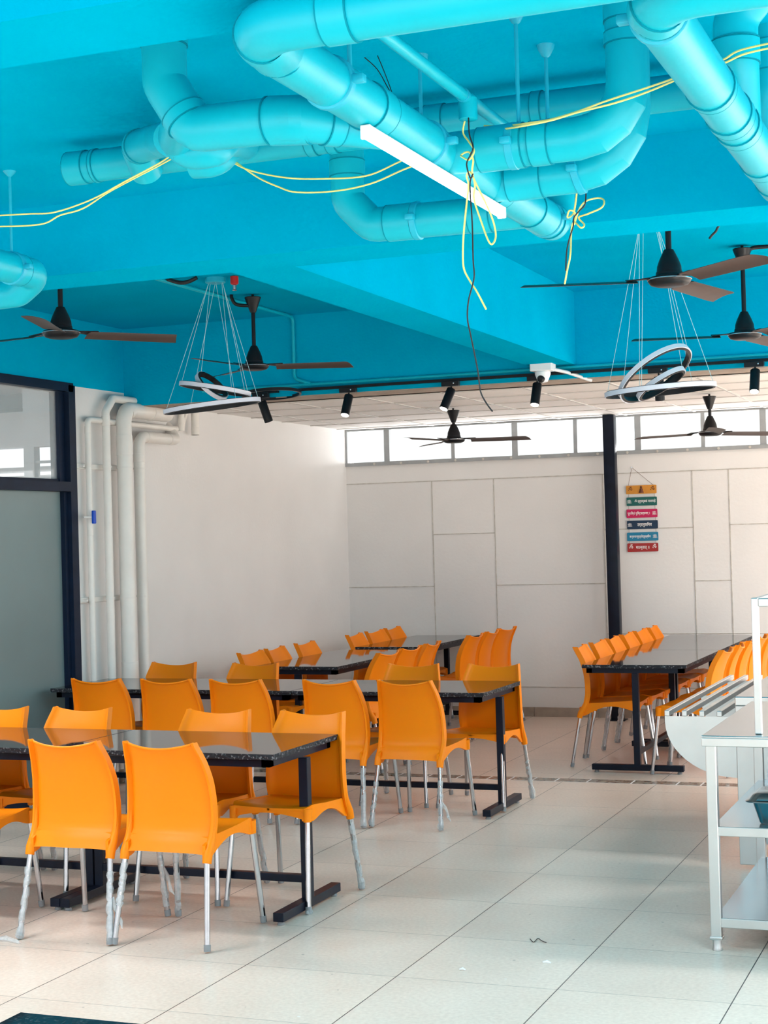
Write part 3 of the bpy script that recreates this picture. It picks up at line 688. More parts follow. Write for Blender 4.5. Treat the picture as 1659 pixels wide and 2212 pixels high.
C4 = [(1080, 280), (1130, 272), (1190, 260), (1250, 242), (1330, 222), (1400, 198), (1480, 165), (1560, 138), (1610, 116), (1690, 98)]
cable('yellow_cable', 'yellow cable rising to the right past the segmented bends, upper of the pair', 'yellow', [at(x, y, Y=3.90 if x > 1100 else 4.0) for x, y in C3], 0.0026)
cable('yellow_cable', 'yellow cable rising to the right past the segmented bends, lower of the pair', 'yellow', [at(x, y, Y=3.89 if x > 1100 else 3.98) for x, y in C4], 0.0026)
Yk = 3.90
K1 = [(1007, 250), (1000, 285), (1012, 305), (1024, 325), (1014, 345), (1000, 340), (996, 335), (1012, 328), (1022, 345), (1020, 370), (1026, 400), (1024, 430), (1040, 480), (1055, 520), (1064, 527), (1071, 510), (1066, 480), (1052, 445), (1030, 400), (1016, 372), (1008, 380), (1012, 400), (1008, 440), (1002, 500), (1000, 545), (1002, 580), (1014, 605), (1030, 630), (1050, 668)]
cable('hanging_wires', 'knotted yellow wire hanging in loops from the conduit box, crossing the lit tube', 'yellow', [at(x, y, Y=Yk+0.02*math.sin(i*1.3)) for i, (x, y) in enumerate(K1)], 0.0024, 'wire')
K2 = [(1012, 250), (1014, 290), (1022, 318), (1016, 335), (1008, 355), (1016, 385), (1022, 375), (1015, 400), (1020, 480), (1022, 560), (1024, 600), (1012, 650), (1010, 690), (1018, 730), (1032, 800), (1038, 845), (1050, 870), (1064, 889)]
cable('hanging_wires', 'long thin black wire hanging from the conduit box down to the white ceiling level', 'blackwire', [at(x, y, Y=Yk-0.02) for x, y in K2], 0.0020, 'wire')
Yk = 4.62
K3 = [(1243, 440), (1238, 462), (1226, 470), (1230, 455), (1242, 460), (1240, 485), (1250, 455), (1265, 435), (1290, 428), (1304, 432), (1300, 448), (1270, 462), (1250, 470), (1262, 485), (1255, 492), (1240, 480), (1234, 500), (1232, 550), (1226, 580), (1220, 613)]
cable('hanging_wires', 'bow shaped knot of yellow wire hanging below the second segmented bend', 'yellow', [at(1246, 388, Y=4.44), at(1246, 412, Y=4.52)]+[at(x, y, Y=Yk+0.02*math.sin(i*1.7)) for i, (x, y) in enumerate(K3)], 0.0026, 'wire')
K4 = [(1266, 405), (1264, 440), (1252, 455), (1240, 470), (1238, 490), (1230, 515), (1224, 545), (1222, 585)]
cable('hanging_wires', 'short black wire tangled with the bow shaped yellow knot', 'blackwire', [at(x, y, Y=Yk-0.02) for x, y in K4], 0.0022, 'wire')
cable('hanging_wires', 'pair of loose dark wire ends sticking up above the big diagonal pipe', 'blackwire', [at(785, 122, Y=4.2), at(815, 150, Y=4.2), at(838, 190, Y=4.2), at(848, 205, Y=4.2), at(832, 160, Y=4.2), at(812, 112, Y=4.2)], 0.0014, 'wire')
cable('dangling_scrap', 'small dark scrap dangling from the slab above the right hand fans', 'blackwire', [at(1556, 483, Y=6.6), at(1550, 492, Y=6.6), at(1546, 500, Y=6.6), at(1538, 508, Y=6.6), at(1532, 516, Y=6.6)], 0.005, 'scrap')
# ================================================================== TUBE LAMP
ya, yb_ = at(792, 292, X=-1.36).y, at(1083, 470, X=-1.36).y; hl = (yb_-ya)/2
tl = empty('tube_lamp', (-1.36, (ya+yb_)/2, 2.605)); tag(tl, 'glowing white tube lamp mounted under the big diagonal pipe', 'lamp')
MB().bbox((-0.012, -hl, 0.0), (0.012, hl, 0.020), 0.003).build('housing', M['white'], tl, smooth=0)
for sg_ in (-1, 1): MB().bbox((-0.013, sg_*(hl+0.004)-0.005, -0.013), (0.013, sg_*(hl+0.004)+0.005, 0.020), 0.003).build('end_cap', M['white'], tl, smooth=0)
MB().tube([(0, -hl, -0.004), (0, hl, -0.004)], 0.0095, 16).build('glowing_tube', M['tube'], tl)
# ================================================================== CEILING FANS
def fan(loc, ztop, ang, label, curl=None):
    """three blade ceiling fan, origin at the motor"""
    t = empty('ceiling_fan', loc); tag(t, label, 'fan', 'black ceiling fans'); D = ztop-loc[2]; B = M['black']
    MB().lathe([(0.0, -0.022), (0.058, -0.022), (0.078, -0.016), (0.088, -0.004), (0.090, 0.004), (0.086, 0.014), (0.058, 0.020), (0.055, 0.028)], n=40).build('motor_housing', B, t)
    MB().lathe([(0.0895, 0.002), (0.0925, 0.004), (0.0925, 0.007), (0.088, 0.009)], n=40).build('trim_ring', M['silver'], t)
    MB().lathe([(0.056, 0.026), (0.055, 0.036), (0.052, 0.038), (0.050, 0.060), (0.040, 0.088), (0.024, 0.122), (0.020, 0.130), (0.0, 0.131)], n=32).build('lower_cup', B, t)
    MB().tube([(0, 0, 0.12), (0, 0, D-0.06)], 0.0125, 14).build('down_rod', B, t)
    MB().lathe([(0.0, D-0.115), (0.018, D-0.115), (0.024, D-0.100), (0.042, D-0.050), (0.052, D-0.022), (0.050, D-0.018), (0.0, D-0.02)], n=32).tube([(0, 0, D-0.03), (0, 0, D-0.001)], 0.008, 8).build('canopy', B, t)
    for k in range(3):
        a = math.radians(ang+120*k); bm_ = MB(); nx = 12
        def pos(i, j, dz):
            r_ = lerp(0.135, 0.60, i/nx); w_ = lerp(0.052, 0.062, i/nx)*(1 if i < nx else 0.93)
            s_ = -1+2*j/4; yy = s_*w_; zz_ = 0.004-0.20*yy-0.006*s_*s_+dz
            if i == nx: r_ += 0.02*s_
            return (r_*math.cos(a)-yy*math.sin(a), r_*math.sin(a)+yy*math.cos(a), zz_)
        bm_.grid_solid(lambda i, j: pos(i, j, 0.0), lambda i, j: pos(i, j, -0.0022), nx, 4)
        bl = bm_.build('blade', M['brown'], t)
        br = MB()
        def R3(r_, yy, z_): return (r_*math.cos(a)-yy*math.sin(a), r_*math.sin(a)+yy*math.cos(a), z_)
        br.add([R3(0.075, -0.020, 0.010), R3(0.18, -0.034, 0.012), R3(0.18, 0.034, -0.002), R3(0.075, 0.020, 0.010), R3(0.075, -0.020, 0.015), R3(0.18, -0.034, 0.016), R3(0.18, 0.034, 0.002), R3(0.075, 0.020, 0.015)],
               [(0, 3, 2, 1), (4, 5, 6, 7), (0, 1, 5, 4), (1, 2, 6, 5), (2, 3, 7, 6), (3, 0, 4, 7)])
        br.build('blade_iron', B, bl, smooth=0)
    if curl:
        pts = [Vector((0, 0, D-0.07))]+[Vector(p) for p in curl]
        MB().tube(smoothpath(pts, 6), 0.011, 10).build('supply_conduit', B, t)
    return t
def Rr(px, s):  # screen-right unit vector at that azimuth (horizontal)
    v = at(px, 1100, Y=9)-at(px-1, 1100, Y=9); return v.normalized()*s
rv = Vector((0.89, 0.45, 0))
fan((-4.30, 6.73, 2.71), SLF, 50.7, 'black ceiling fan nearest the left photo edge, its third blade pointing at the camera')
fan((-4.41, 9.10, 2.765), SLF, 21, 'black ceiling fan over the middle tables beside the left hanging loop lamp', [(-0.05, -0.03, 0.385), (-0.095, -0.05, 0.395), (-0.115, -0.06, 0.43), (-0.118, -0.06, 0.455)])
fan((-1.31, 6.67, 2.71), SLF, 78, 'black ceiling fan nearest the camera on the right, before the right loop lamp cables')
fan((-1.35, 8.93, 2.725), SLF, 76, 'black ceiling fan cut off by the right photo edge, behind the nearest right one', [(0.0, 0.0, 0.44), (0.04, 0.02, 0.475), (0.12, 0.05, 0.485), (0.3, 0.12, 0.486)])
fan((-4.20, 12.31, 2.44), 2.70, 12, 'left one of two black ceiling fans under the white tile ceiling')
fan((-2.15, 12.36, 2.40), 2.70, 45, 'right one of two black ceiling fans under the white tile ceiling')
cable('supply_conduit', 'black flexible conduit arc showing under the beam left of the loop lamp cables', 'blackwire', [at(362, 603, Y=8.3), at(385, 610, Y=8.3), at(405, 609, Y=8.3), at(425, 600, Y=8.3)], 0.012, 'conduit')
# ================================================================== LOOP LAMPS
def bandring(mb, c, ra, rb, a, b, w, h):
    """closed band ring: c centre, a/b unit axes, w radial width, h height"""
    n_ = a.cross(b).normalized(); N = 72; vs = []; fs = []
    for k in range(N):
        t_ = 2*PI*k/N; e = a*math.cos(t_)*ra+b*math.sin(t_)*rb; d = e.normalized()
        for dr, dz in ((-w/2, -h/2), (w/2, -h/2), (w/2, h/2), (-w/2, h/2)): vs.append(c+e+d*dr+n_*dz)
    for k in range(N):
        k2 = (k+1) % N
        for q in range(4):
            q2 = (q+1) % 4; fs.append((k*4+q, k2*4+q, k2*4+q2, k*4+q2))
    mb.add(vs, fs); return mb
def looplamp(px, Y, zc, label, loops, anchors, canopy):
    d = _f*FPX+_r*(px-829.5); R_ = Vector((d.y, -d.x, 0)).normalized(); F_ = Vector((d.x, d.y, 0)).normalized(); U_ = Vector((0, 0, 1))
    base = Vector((at(px, 900, Y=Y).x, Y, zc)); t = empty('loop_pendant_lamp', base); tag(t, label, 'lamp', 'hanging loop lamps')
    tops = []
    for (cx, cz, cf, ra, rb, tilt, pitch, hh) in loops:
        a = (R_*math.cos(tilt)+U_*math.sin(tilt)).normalized()
        perp = (-R_*math.sin(tilt)+U_*math.cos(tilt))
        b = (F_*math.cos(pitch)+perp*math.sin(pitch)).normalized(); c = R_*cx+U_*cz+F_*cf
        fr = bandring(MB(), c, ra, rb, a, b, 0.013, 0.030).build('loop_frame', M['black'], t, smooth=60)
        bandring(MB(), c+Vector((0, 0, 0)), ra+0.009, rb+0.009, a, b, 0.008, 0.024).build('light_strip', M['diffuser'], fr, smooth=60)
        tops.append((c, a, b, ra, rb))
    top = Vector((canopy[0], canopy[1], SLF))-base
    MB().lathe([(0.0, -0.03), (0.055, -0.03), (0.06, -0.025), (0.06, 0.0)], top, 28).build('canopy', M['bluemetal'], t)
    for (li, ang) in anchors:
        c, a, b, ra, rb = tops[li]; p = c+a*math.cos(ang)*ra+b*math.sin(ang)*rb
        q = top+Vector((0.045*math.cos(ang), 0.045*math.sin(ang), -0.03))
        MB().tube([p, q], 0.0013, 6).build('suspension_cable', M['clearcable'], t)
    return t
D = math.radians
looplamp(459, 8.45, 2.475, 'unlit hanging loop lamp at left, in front of the white corner pipes',
    [(0.0, 0.0, 0, 0.275, 0.25, D(6.5), D(1.5), 0), (0.02, 0.10, 0.0, 0.20, 0.18, D(-10), D(2), 0), (0.0, 0.115, -0.02, 0.10, 0.10, D(-42), D(24), 0)],
    [(0, D(180)), (0, D(0)), (0, D(40)), (1, D(180)), (1, D(60)), (1, D(10)), (2, D(160)), (0, D(120)), (0, D(300))], (-4.32, 8.42))
looplamp(1428, 8.30, 2.40, 'unlit hanging loop lamp at right, tangled rings below the nearest right fan',
    [(0.0, 0.0, 0, 0.275, 0.25, D(3.5), D(1.0), 0), (-0.025, 0.085, 0.0, 0.205, 0.19, D(33), D(-20), 0), (0.005, 0.035, 0.03, 0.13, 0.11, D(30), D(-10), 0)],
    [(0, D(180)), (0, D(0)), (0, D(50)), (1, D(180)), (1, D(10)), (2, D(0)), (0, D(250)), (2, D(180))], (-1.66, 7.95))
q = MB(); p0 = at(587, 851, Y=9.9)
d = _f*FPX+_r*(587-829.5); R_ = Vector((d.y, -d.x, 0)).normalized(); F_ = Vector((d.x, d.y, 0)).normalized()
bl = bandring(q, p0, 0.195, 0.24, (R_+Vector((0, 0, 0.03))).normalized(), (F_+Vector((0, 0, -0.05))).normalized(), 0.014, 0.02).build('black_ring_lamp', M['black'], smooth=60)
tag(bl, 'thin black ring lamp seen edge on around the leftmost track spotlight', 'lamp')
# ================================================================== TRACK LIGHTS
tk = MB().bbox((at(640, 840, Y=10.06).x, 10.045, 2.690), (4.0, 10.085, 2.708), 0.002).build('lighting_track', M['black'], smooth=0); tag(tk, 'long thin black lighting track fixed along the far beam', 'light track')
tk2 = MB().bbox((at(535, 845, Y=10.06).x, 10.045, 2.690), (at(600, 845, Y=10.06).x, 10.085, 2.706), 0.002).build('lighting_track', M['black'], smooth=0); tag(tk2, 'short black lighting track piece above the leftmost spotlight', 'light track')
def spot(px, dx, dz_, lit, label, drop=0.0, fwd=-0.02):
    """cylinder spotlight hanging from its adapter; dx,fwd tilt the head"""
    x = at(px, 838, Y=10.02).x; t = empty('track_spotlight', (x, 10.03, 2.69)); tag(t, label, 'spotlight', 'black track spotlights')
    MB().bbox((-0.065, -0.018, -0.034), (0.055, 0.018, 0.0), 0.003).lathe([(0.006, 0), (0.006, 0.002)], (0.02, -0.018, -0.016), 10, (0, -1, 0)).build('adapter', M['black'], t, smooth=0)
    MB().lathe([(0.0045, 0), (0.0045, 0.001), (0, 0.0015)], (0.022, -0.0215, -0.016), 10, (0, -1, 0)).build('screw', M['silver'], t)
    MB().tube([(0, 0, -0.03), (0, 0, -0.065-drop)], 0.006, 8).build('stem', M['black'], t)
    ax = Vector((dx, fwd, -0.15)).normalized(); st = Vector((0, 0, -0.055-drop))
    MB().lathe([(0.0, 0), (0.028, 0.0), (0.030, 0.003), (0.030, 0.150), (0.0275, 0.152), (0.0265, 0.140)], st, 28, ax).build('lamp_body', M['black'], t)
    MB().lathe([(0.0, 0.154), (0.020, 0.1535), (0.0265, 0.151)], st, 24, ax).build('lens', M['spot' if lit else 'black'], t)
spot(563, 0.040, 0, False, 'unlit tilted black spotlight, leftmost on the track beside the left loop lamp', fwd=0.03)
spot(752, -0.006, 0, True, 'lit black spotlight hanging straight, second from the left on the track', fwd=-0.075)
spot(974, -0.04, 0, True, 'lit black spotlight tilted to the left, third from the left on the track', fwd=-0.075)
spot(1160, -0.005, 0, True, 'lit black spotlight hanging behind the white dome camera', fwd=-0.065)
spot(1423, 0.0, 0, False, 'black spotlight hidden behind the right loop lamp', fwd=0.02)
spot(1632, 0.0, 0, True, 'lit black spotlight nearest the right photo edge', fwd=-0.075)
# dome camera
dcp = at(1172, 792, Y=9.93); dc = empty('security_camera', dcp); tag(dc, 'white dome security camera under the crossing beams', 'camera')
MB().bbox((-0.072, -0.05, -0.030), (0.072, 0.06, 0.020), 0.006).build('junction_box', M['white'], dc, smooth=0)
MB().lathe([(0.045, -0.030), (0.050, -0.036), (0.050, -0.050), (0.040, -0.075), (0.030, -0.098), (0.0, -0.105)], (0, 0, 0), 28).build('dome', M['white'], dc)
MB().lathe([(0.0, 0.047), (0.016, 0.043), (0.024, 0.030), (0.025, 0.0)], (0.0, -0.012, -0.074), 24, (-0.15, -1, -0.3)).build('camera_lens', M['black'], dc)
e = at(1278, 822, Y=10.15)-dcp
MB().tube([(0.05, 0.02, -0.015), (e.x*0.5, e.y*0.5, -0.035), e], 0.011, 10).build('cable_arm', M['white'], dc)
# sprinkler head
sp_ = at(506, 596, Z=SLF); sp = empty('sprinkler_head', sp_); tag(sp, 'small red capped sprinkler head under the slab beside the left loop lamp cables', 'sprinkler')
MB().lathe([(0.012, 0), (0.024, -0.004), (0.024, -0.045), (0.018, -0.05), (0.0, -0.05)], (0, 0, 0), 18).build('red_cap', M['red'], sp)
MB().lathe([(0.010, -0.05), (0.014, -0.055), (0.012, -0.08), (0.016, -0.085), (0.0, -0.088)], (0, 0, 0), 14).build('sprinkler_nozzle', M['silver'], sp)
# ================================================================== WHITE WALL PIPES
XW = -5.86
def wpipe(label, pts, r, rad, sockets=()): return pipe('wall_pipe', label, pts, r, rad, 6, sockets, (), 'pvc', 'pipe', 'cream pipes in the left corner')
wpipe('thinnest cream wall pipe in the left corner, with a blue lever valve on it', [(XW-0.03, 9.52, 0.0), (XW-0.03, 9.52, 2.535), (XW-0.03, 10.85, 2.535), (XW-0.03, 10.92, 2.66)], 0.021, 0.03, [(1.74, 0.22), (2.44, 0.05)])
wpipe('cream wall pipe rising second from the glass partition and turning right at the top', [(XW, 9.71, 0.0), (XW, 9.71, 2.60), (XW, 9.81, 2.698), (XW, 11.02, 2.698)], 0.028, 0.03, [(2.50, 0.07)])
wpipe('thickest cream wall pipe, turning right into the wall near the top', [(XW+0.03, 9.90, 0.0), (XW+0.03, 9.90, 2.625), (XW+0.03, 10.55, 2.625), (XW-0.1, 10.62, 2.70)], 0.055, 0.09, [(0.0, 0.85), (2.30, 0.14), (2.62, 0.05), (2.95, 0.04)])
wpipe('cream wall pipe furthest right of the four, with a thick elbow under the highest one', [(XW+0.02, 10.12, 0.0), (XW+0.02, 10.12, 2.445), (XW+0.02, 10.68, 2.445), (XW-0.1, 10.75, 2.56)], 0.040, 0.08, [(2.26, 0.06), (2.50, 0.30), (2.84, 0.05)])
wpipe('short vertical cream pipe stub beside the leftmost spotlight lamp ring, further right one', [(XW, 11.02, 2.50), (XW, 11.02, 2.76)], 0.030, 0.03, [(0.0, 0.06)])
wpipe('short vertical cream pipe stub, left of a similar one in the left corner', [(XW+0.0, 10.80, 2.52), (XW, 10.80, 2.72)], 0.024, 0.03, [(0.05, 0.05)])
vp_ = at(203, 1117, X=XW+0.02); vb = empty('valve_lever', vp_); tag(vb, 'blue lever handle of the valve on the thinnest wall pipe', 'valve')
MB().bbox((-0.008, -0.020, -0.045), (0.012, 0.012, 0.045), 0.005).build('lever', M['bluevalve'], vb); MB().tube([(-0.05, -0.05, 0), (0.0, 0.0, 0)], 0.008, 10).build('spindle', M['pvc'], vb)
for z, lab in ((2.215, 'upper cream bracket bar clamping the wall pipes'), (1.30, 'lower cream bracket bar clamping the wall pipes')):
    b_ = empty('pipe_bracket', (XL+0.01, 9.42, z)); tag(b_, lab, 'bracket', 'wall pipe brackets')
    MB().bbox((-0.008, 0, -0.018), (0.012, 0.78, 0.018), 0.003).bbox((0.0, 0.02, -0.010), (0.05, 0.04, 0.010), 0.002).build('bar', M['pvc'], b_, smooth=0)
    s_ = MB()
    for yy, rr, xo in ((0.10, 0.021, 0.04), (0.29, 0.028, 0.07), (0.48, 0.055, 0.10), (0.70, 0.040, 0.09)):
        s_.lathe([(rr+0.001, -0.007), (rr+0.004, -0.007), (rr+0.004, 0.007), (rr+0.001, 0.007)], (xo, yy, 0), 20)
    s_.build('pipe_strap', M['pvc'], b_)
# ================================================================== STEEL SERVING COUNTER
ct = empty('serving_counter', (-1.19, 6.42, 0)); tag(ct, 'stainless steel serving counter with two open shelves at the right photo edge', 'counter')
Wc, Lc = 1.0, 1.30; ST, SA = M['steel'], M['satin']
MB().bbox((0.0, 0.0, 0.845), (Wc, Lc, 0.855), 0.003).build('worktop', ST, ct, smooth=0)
MB().bbox((0.0, 0.0, 0.812), (Wc, 0.012, 0.847), 0.003).bbox((0.0, 0.012, 0.812), (0.012, Lc, 0.847), 0.003).build('worktop_edge', SA, ct, smooth=0)
for lx, ly in ((0.033, 0.035), (0.033, Lc-0.04), (Wc-0.04, 0.035), (Wc-0.04, Lc-0.04)):
    g = MB().bbox((lx-0.021, ly-0.021, 0.052), (lx+0.021, ly+0.021, 0.815), 0.004).build('leg', SA, ct, smooth=0)
    MB().bbox((lx-0.025, ly-0.025, 0.045), (lx+0.025, ly+0.025, 0.058), 0.002).lathe([(0.020, 0.0), (0.021, 0.004), (0.018, 0.012), (0.018, 0.046)], (lx, ly, 0), 20).build('foot', SA, g)
for z, nm in ((0.492, 'middle_shelf'), (0.130, 'bottom_shelf')):
    g = MB().box((0.03, 0.03, z-0.004), (Wc-0.03, Lc-0.03, z)).build(nm, ST, ct, smooth=0)
    MB().bbox((0.05, 0.018, z-0.036), (Wc-0.05, 0.030, z+0.001), 0.002).bbox((0.03, 0.05, z-0.034), (0.034, Lc-0.05, z-0.001), 0.001).build('shelf_edge', SA, g, smooth=0)
MB().box((0.07, Lc-0.05, 0.13), (Wc-0.07, Lc-0.046, 0.80)).build('back_panel', ST, ct, smooth=0)
gd = empty('sneeze_guard_frame', (-0.975, 6.50, 0.856)); tag(gd, 'square steel tube frame standing on the serving counter', 'frame')
MB().bbox((-0.014, -0.014, 0), (0.014, 0.014, 0.54), 0.003).build('post', SA, gd, smooth=0); MB().bbox((-0.014, 1.12, 0), (0.014, 1.148, 0.54), 0.003).build('post', SA, gd, smooth=0)
MB().bbox((0.014, -0.012, 0.505), (0.80, 0.012, 0.538), 0.003).bbox((-0.012, 0.014, 0.51), (0.012, 1.12, 0.538), 0.003).bbox((0.014, 1.12, 0.51), (0.80, 1.146, 0.538), 0.003).build('top_rail', SA, gd, smooth=0)
# food pan with lid on the middle shelf
pl_ = at(1612, 1727, Z=0.588); pn = empty('food_pan', (pl_.x+0.13, pl_.y+0.08, 0.4925)); tag(pn, 'deep stainless steel food pan with a lid on the middle shelf of the counter', 'pan')
def rr(mb, hx, hy, z, r, n=6):
    out = []
    for cx, cy, a0 in ((hx-r, hy-r, 0), (-hx+r, hy-r, 90), (-hx+r, -hy+r, 180), (hx-r, -hy+r, 270)):
        for k in range(n+1): a_ = math.radians(a0+90*k/n); out.append((cx+r*math.cos(a_), cy+r*math.sin(a_), z))
    return out
def loft(rings, cap=(True, True)):
    mb = MB(); n = len(rings[0]); mb.v = [p for r_ in rings for p in r_]
    for i in range(len(rings)-1):
        for k in range(n): mb.f.append((i*n+k, i*n+(k+1) % n, (i+1)*n+(k+1) % n, (i+1)*n+k))
    if cap[0]: mb.f.append(tuple(range(n-1, -1, -1)))
    if cap[1]: mb.f.append(tuple((len(rings)-1)*n+k for k in range(n)))
    mb.mi = [0]*len(mb.f); return mb
loft([rr(0, 0.078, 0.085, 0.0, 0.03), rr(0, 0.082, 0.089, 0.004, 0.03), rr(0, 0.105, 0.112, 0.088, 0.035), rr(0, 0.108, 0.115, 0.092, 0.035)]).build('pan_body', ST, pn)
loft([rr(0, 0.130, 0.137, 0.092, 0.04), rr(0, 0.132, 0.139, 0.096, 0.04), rr(0, 0.118, 0.125, 0.100, 0.035), rr(0, 0.105, 0.112, 0.118, 0.035), rr(0, 0.09, 0.097, 0.124, 0.03)]).bbox((-0.04, -0.012, 0.124), (0.04, 0.012, 0.140), 0.003).build('pan_lid', ST, pn)
# second unit with the tray rails
u2 = empty('tray_counter', (-1.315, 8.02, 0)); tag(u2, 'stainless steel cabinet counter behind the open shelf one', 'counter')
for yy in (0, 1.9): MB().bbox((0, yy, 0.02), (0.085, yy+0.05, 0.80), 0.003).build('corner_plate', SA, u2, smooth=0)
MB().bbox((0.0, -0.01, 0.80), (0.95, 1.98, 0.845), 0.004).build('worktop', ST, u2, smooth=0)
MB().box((0.085, 0.02, 0.12), (0.95, 0.03, 0.80)).box((0.01, 0.05, 0.12), (0.02, 1.9, 0.80)).box((0.085, 1.93, 0.12), (0.95, 1.94, 0.80)).build('side_panel', ST, u2, smooth=0)
tr = empty('tray_rail', (-1.315, 8.02, 0.75)); tag(tr, 'slatted steel tray rail of four square bars on quarter round brackets', 'tray rail')
for k in range(4):
    x = -0.335+0.0865*k
    MB().bbox((x-0.0125, -0.02, -0.004), (x+0.0125, 1.96, 0.024), 0.003).build('rail_bar', SA, tr, smooth=0)
for yy in (0.0, 1.0, 1.88):
    poly = [(0.0, yy, -0.006), (-0.350, yy, -0.006), (-0.350, yy, -0.03)]
    for k in range(1, 13):
        a_ = PI/2*k/12; poly.append((-0.350*math.cos(a_), yy, -0.03-0.275*math.sin(a_)))
    MB().prism(poly, (0, 0.004, 0)).build('bracket', SA, tr, smooth=0)
# ================================================================== MANTRA SIGN
sg0 = at(1352, 1050, Y=YB-0.03); hk = at(1365, 1010, Y=YB-0.01)
sg = empty('wall_hanging', hk); tag(sg, 'hanging sign of six coloured boards with Sanskrit words on the back wall', 'sign')
tm = {'w': mat('white_lettering', (0.85, 0.85, 0.85), 0.6, nscale=30, namt=0.05), 'b': mat('brown_lettering', (0.12, 0.03, 0.01), 0.6, nscale=30, namt=0.05)}
def txt(s_, cx, cz, h, m_, par, wmax=None):
    cu = bpy.data.curves.new('t', 'FONT'); cu.body = s_; cu.size = h; cu.align_x = 'CENTER'; cu.align_y = 'CENTER'; cu.extrude = 0.0008; cu.offset = h*0.012
    ob = bpy.data.objects.new('t', cu); col.objects.link(ob); bpy.context.view_layer.update()
    me = bpy.data.meshes.new_from_object(ob.evaluated_get(bpy.context.evaluated_depsgraph_get()))
    bpy.data.objects.remove(ob); o = bpy.data.objects.new('lettering', me); col.objects.link(o); o.parent = par
    xs_ = [v.co.x for v in me.vertices] or [0]; wd = max(xs_)-min(xs_); sc = min(1, wmax/wd) if wmax and wd > 0 else 1
    for v in me.vertices: v.co = Vector((v.co.x*sc+cx, -0.0062-v.co.z, v.co.y*min(1, sc*1.25)+cz))
    me.materials.clear(); me.materials.append(m_); return o
boards = [(1048, 1067, 1352, 1418, (0.62, 0.26, 0.03), [('ॐ', -0.10, 'b', 0.04), ('ॐ', 0.10, 'b', 0.04)]),
 (1074, 1092, 1353, 1419, (0.005, 0.11, 0.10), [('ॐ त्र्यम्बकं यजामहे', 0.030, 'w', 0.19)]),
 (1100, 1118, 1353, 1420, (0.52, 0.006, 0.09), [('सुगिन्धं पुिष्टवर्धनम् ।', -0.028, 'w', 0.20)]),
 (1125, 1142, 1354, 1421, (0.006, 0.03, 0.075), [('उर्वारुकिमव', 0.020, 'w', 0.13)]),
 (1150, 1168, 1354, 1422, (0.01, 0.20, 0.36), [('बन्धनान्मृत्योर्मुक्षीय', -0.022, 'w', 0.19)]),
 (1174, 1191, 1355, 1422, (0.36, 0.02, 0.02), [('ॐ', -0.105, 'w', 0.036), ('माऽमृतात् ॥', 0.0, 'w', 0.12), ('ॐ', 0.105, 'w', 0.036)])]
zprev = None
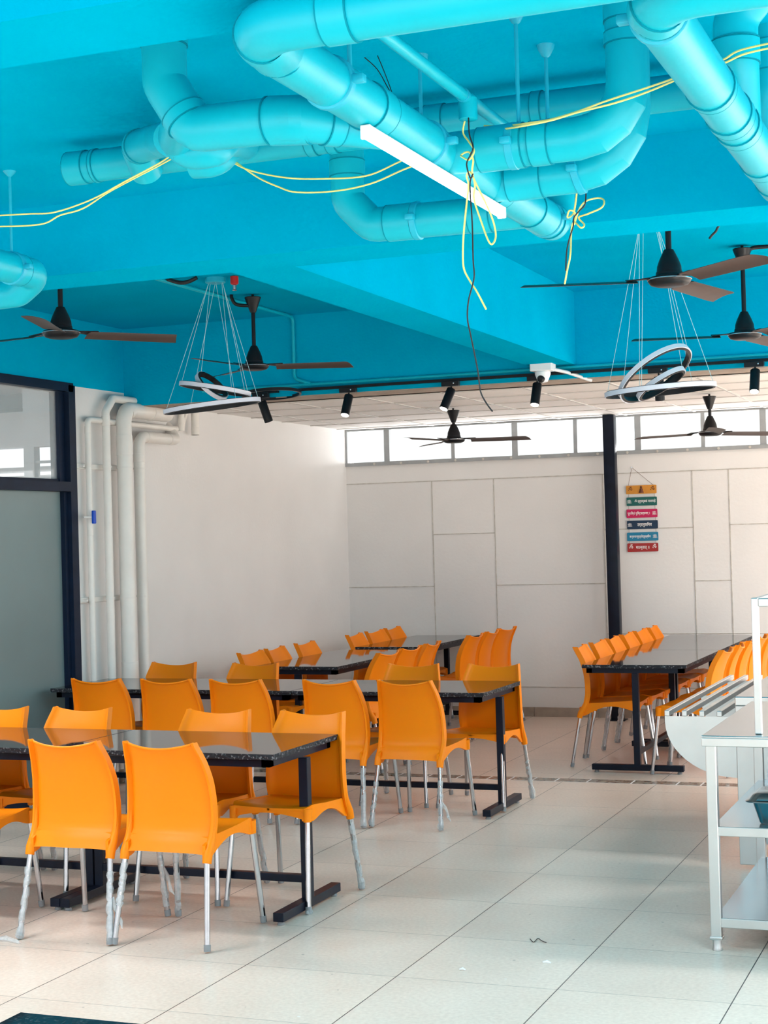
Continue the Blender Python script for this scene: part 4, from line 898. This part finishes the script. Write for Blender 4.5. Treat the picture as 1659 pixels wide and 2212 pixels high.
for i, (y0, y1, xa, xb, c_, tx) in enumerate(boards):
    A = at(xa, y0+1, Y=YB-0.02)-hk; B_ = at(xb, y1-1, Y=YB-0.02)-hk; hw = (B_.x-A.x)/2; cx = (A.x+B_.x)/2; cz = (A.z+B_.z)/2; hz = 0.038
    bd = loft([[(p[0]+cx, yy, p[1]+cz) for p in rr(0, hw, hz, 0, 0.008, 4)] for yy in (0.0, -0.006)]); bo = bd.build('board', mat('board_colour_%d' % i, c_, 0.5, nscale=20, namt=0.06), sg, smooth=0)
    bo['label'] = ['orange', 'dark green', 'magenta', 'navy blue', 'light blue', 'red'][i]+' board'
    for s_, dx, k_, wm in tx: txt(s_, cx+dx, cz, 0.052, tm[k_], bo, wm)
    if i in (1, 2, 3, 4):   # small floral flourish at the end of the line
        ex = cx+(-0.112 if i in (1, 3) else 0.112); fl = MB()
        for k in range(4): fl.box((ex-0.020+0.003*(k % 2), -0.0072, cz-0.014+0.008*k), (ex+0.020-0.002*k, -0.0055, cz-0.011+0.008*k))
        fl.box((ex-0.0015, -0.0072, cz-0.016), (ex+0.0015, -0.0055, cz+0.018)).box((ex-0.011, -0.0072, cz-0.010), (ex-0.009, -0.0055, cz+0.010))
        fl.build('flourish', tm['w'], bo, smooth=0)
    if i == 0:
        MB().lathe([(0.0, 0.035), (0.008, 0.030), (0.010, 0.02), (0.006, 0.012), (0.013, 0.006), (0.016, -0.01), (0.022, -0.025), (0.024, -0.030), (0, -0.031)], (cx, -0.006, cz), 12).build('figure_relief', tm['b'], bo)
    if zprev is not None:
        for dx in (-hw+0.02, hw-0.02): MB().tube([(cx+dx, -0.003, zprev-hz), (cx+dx, -0.003, cz+hz)], 0.0012, 5).build('string', tm['b'], sg)
    else:
        for dx in (-hw+0.02, hw-0.03): MB().tube([(0, -0.003, 0), (cx+dx, -0.003, cz+hz)], 0.0015, 5).build('string', tm['b'], sg)
    zprev = cz
MB().lathe([(0.004, 0), (0.004, 0.02), (0.007, 0.021), (0.007, 0.024)], (0, 0.01, 0), 10, (0, -1, 0)).build('nail', M['silver'], sg)
# small litter on the floor
cable('thread', 'thin dark thread lying on the floor tiles in the aisle', 'blackwire', [at(x, y, Z=0.003) for x, y in ((1145, 2028), (1153, 2035), (1162, 2027), (1170, 2032), (1180, 2036))], 0.0016, 'thread')
for x, y, s_, lab in ((999, 2096, 0.012, 'small white paper crumb on the floor, left of another near the photo bottom'), (1181, 2081, 0.016, 'small white paper crumb on the floor tiles in the aisle, right one')):
    p = at(x, y, Z=0.0); rnd = random.Random(x); k = MB(); k.tube([(p.x-s_, p.y, 0.003), (p.x, p.y+0.003, 0.006), (p.x+s_, p.y, 0.003)], [s_*0.2, s_*0.45, s_*0.2], 6)
    tag(k.build('paper_crumb', M['white'], smooth=0), lab, 'litter')
p = at(15, 2036, Z=0); k = MB().tube([(p.x-0.09, p.y, 0.004), (p.x-0.02, p.y+0.02, 0.010), (p.x+0.05, p.y, 0.006), (p.x+0.07, p.y-0.01, 0.004)], [0.004, 0.014, 0.010, 0.003], 7)
tag(k.build('film_scrap', M['film'], smooth=0), 'scrap of white packing film on the floor at the left photo edge', 'litter')
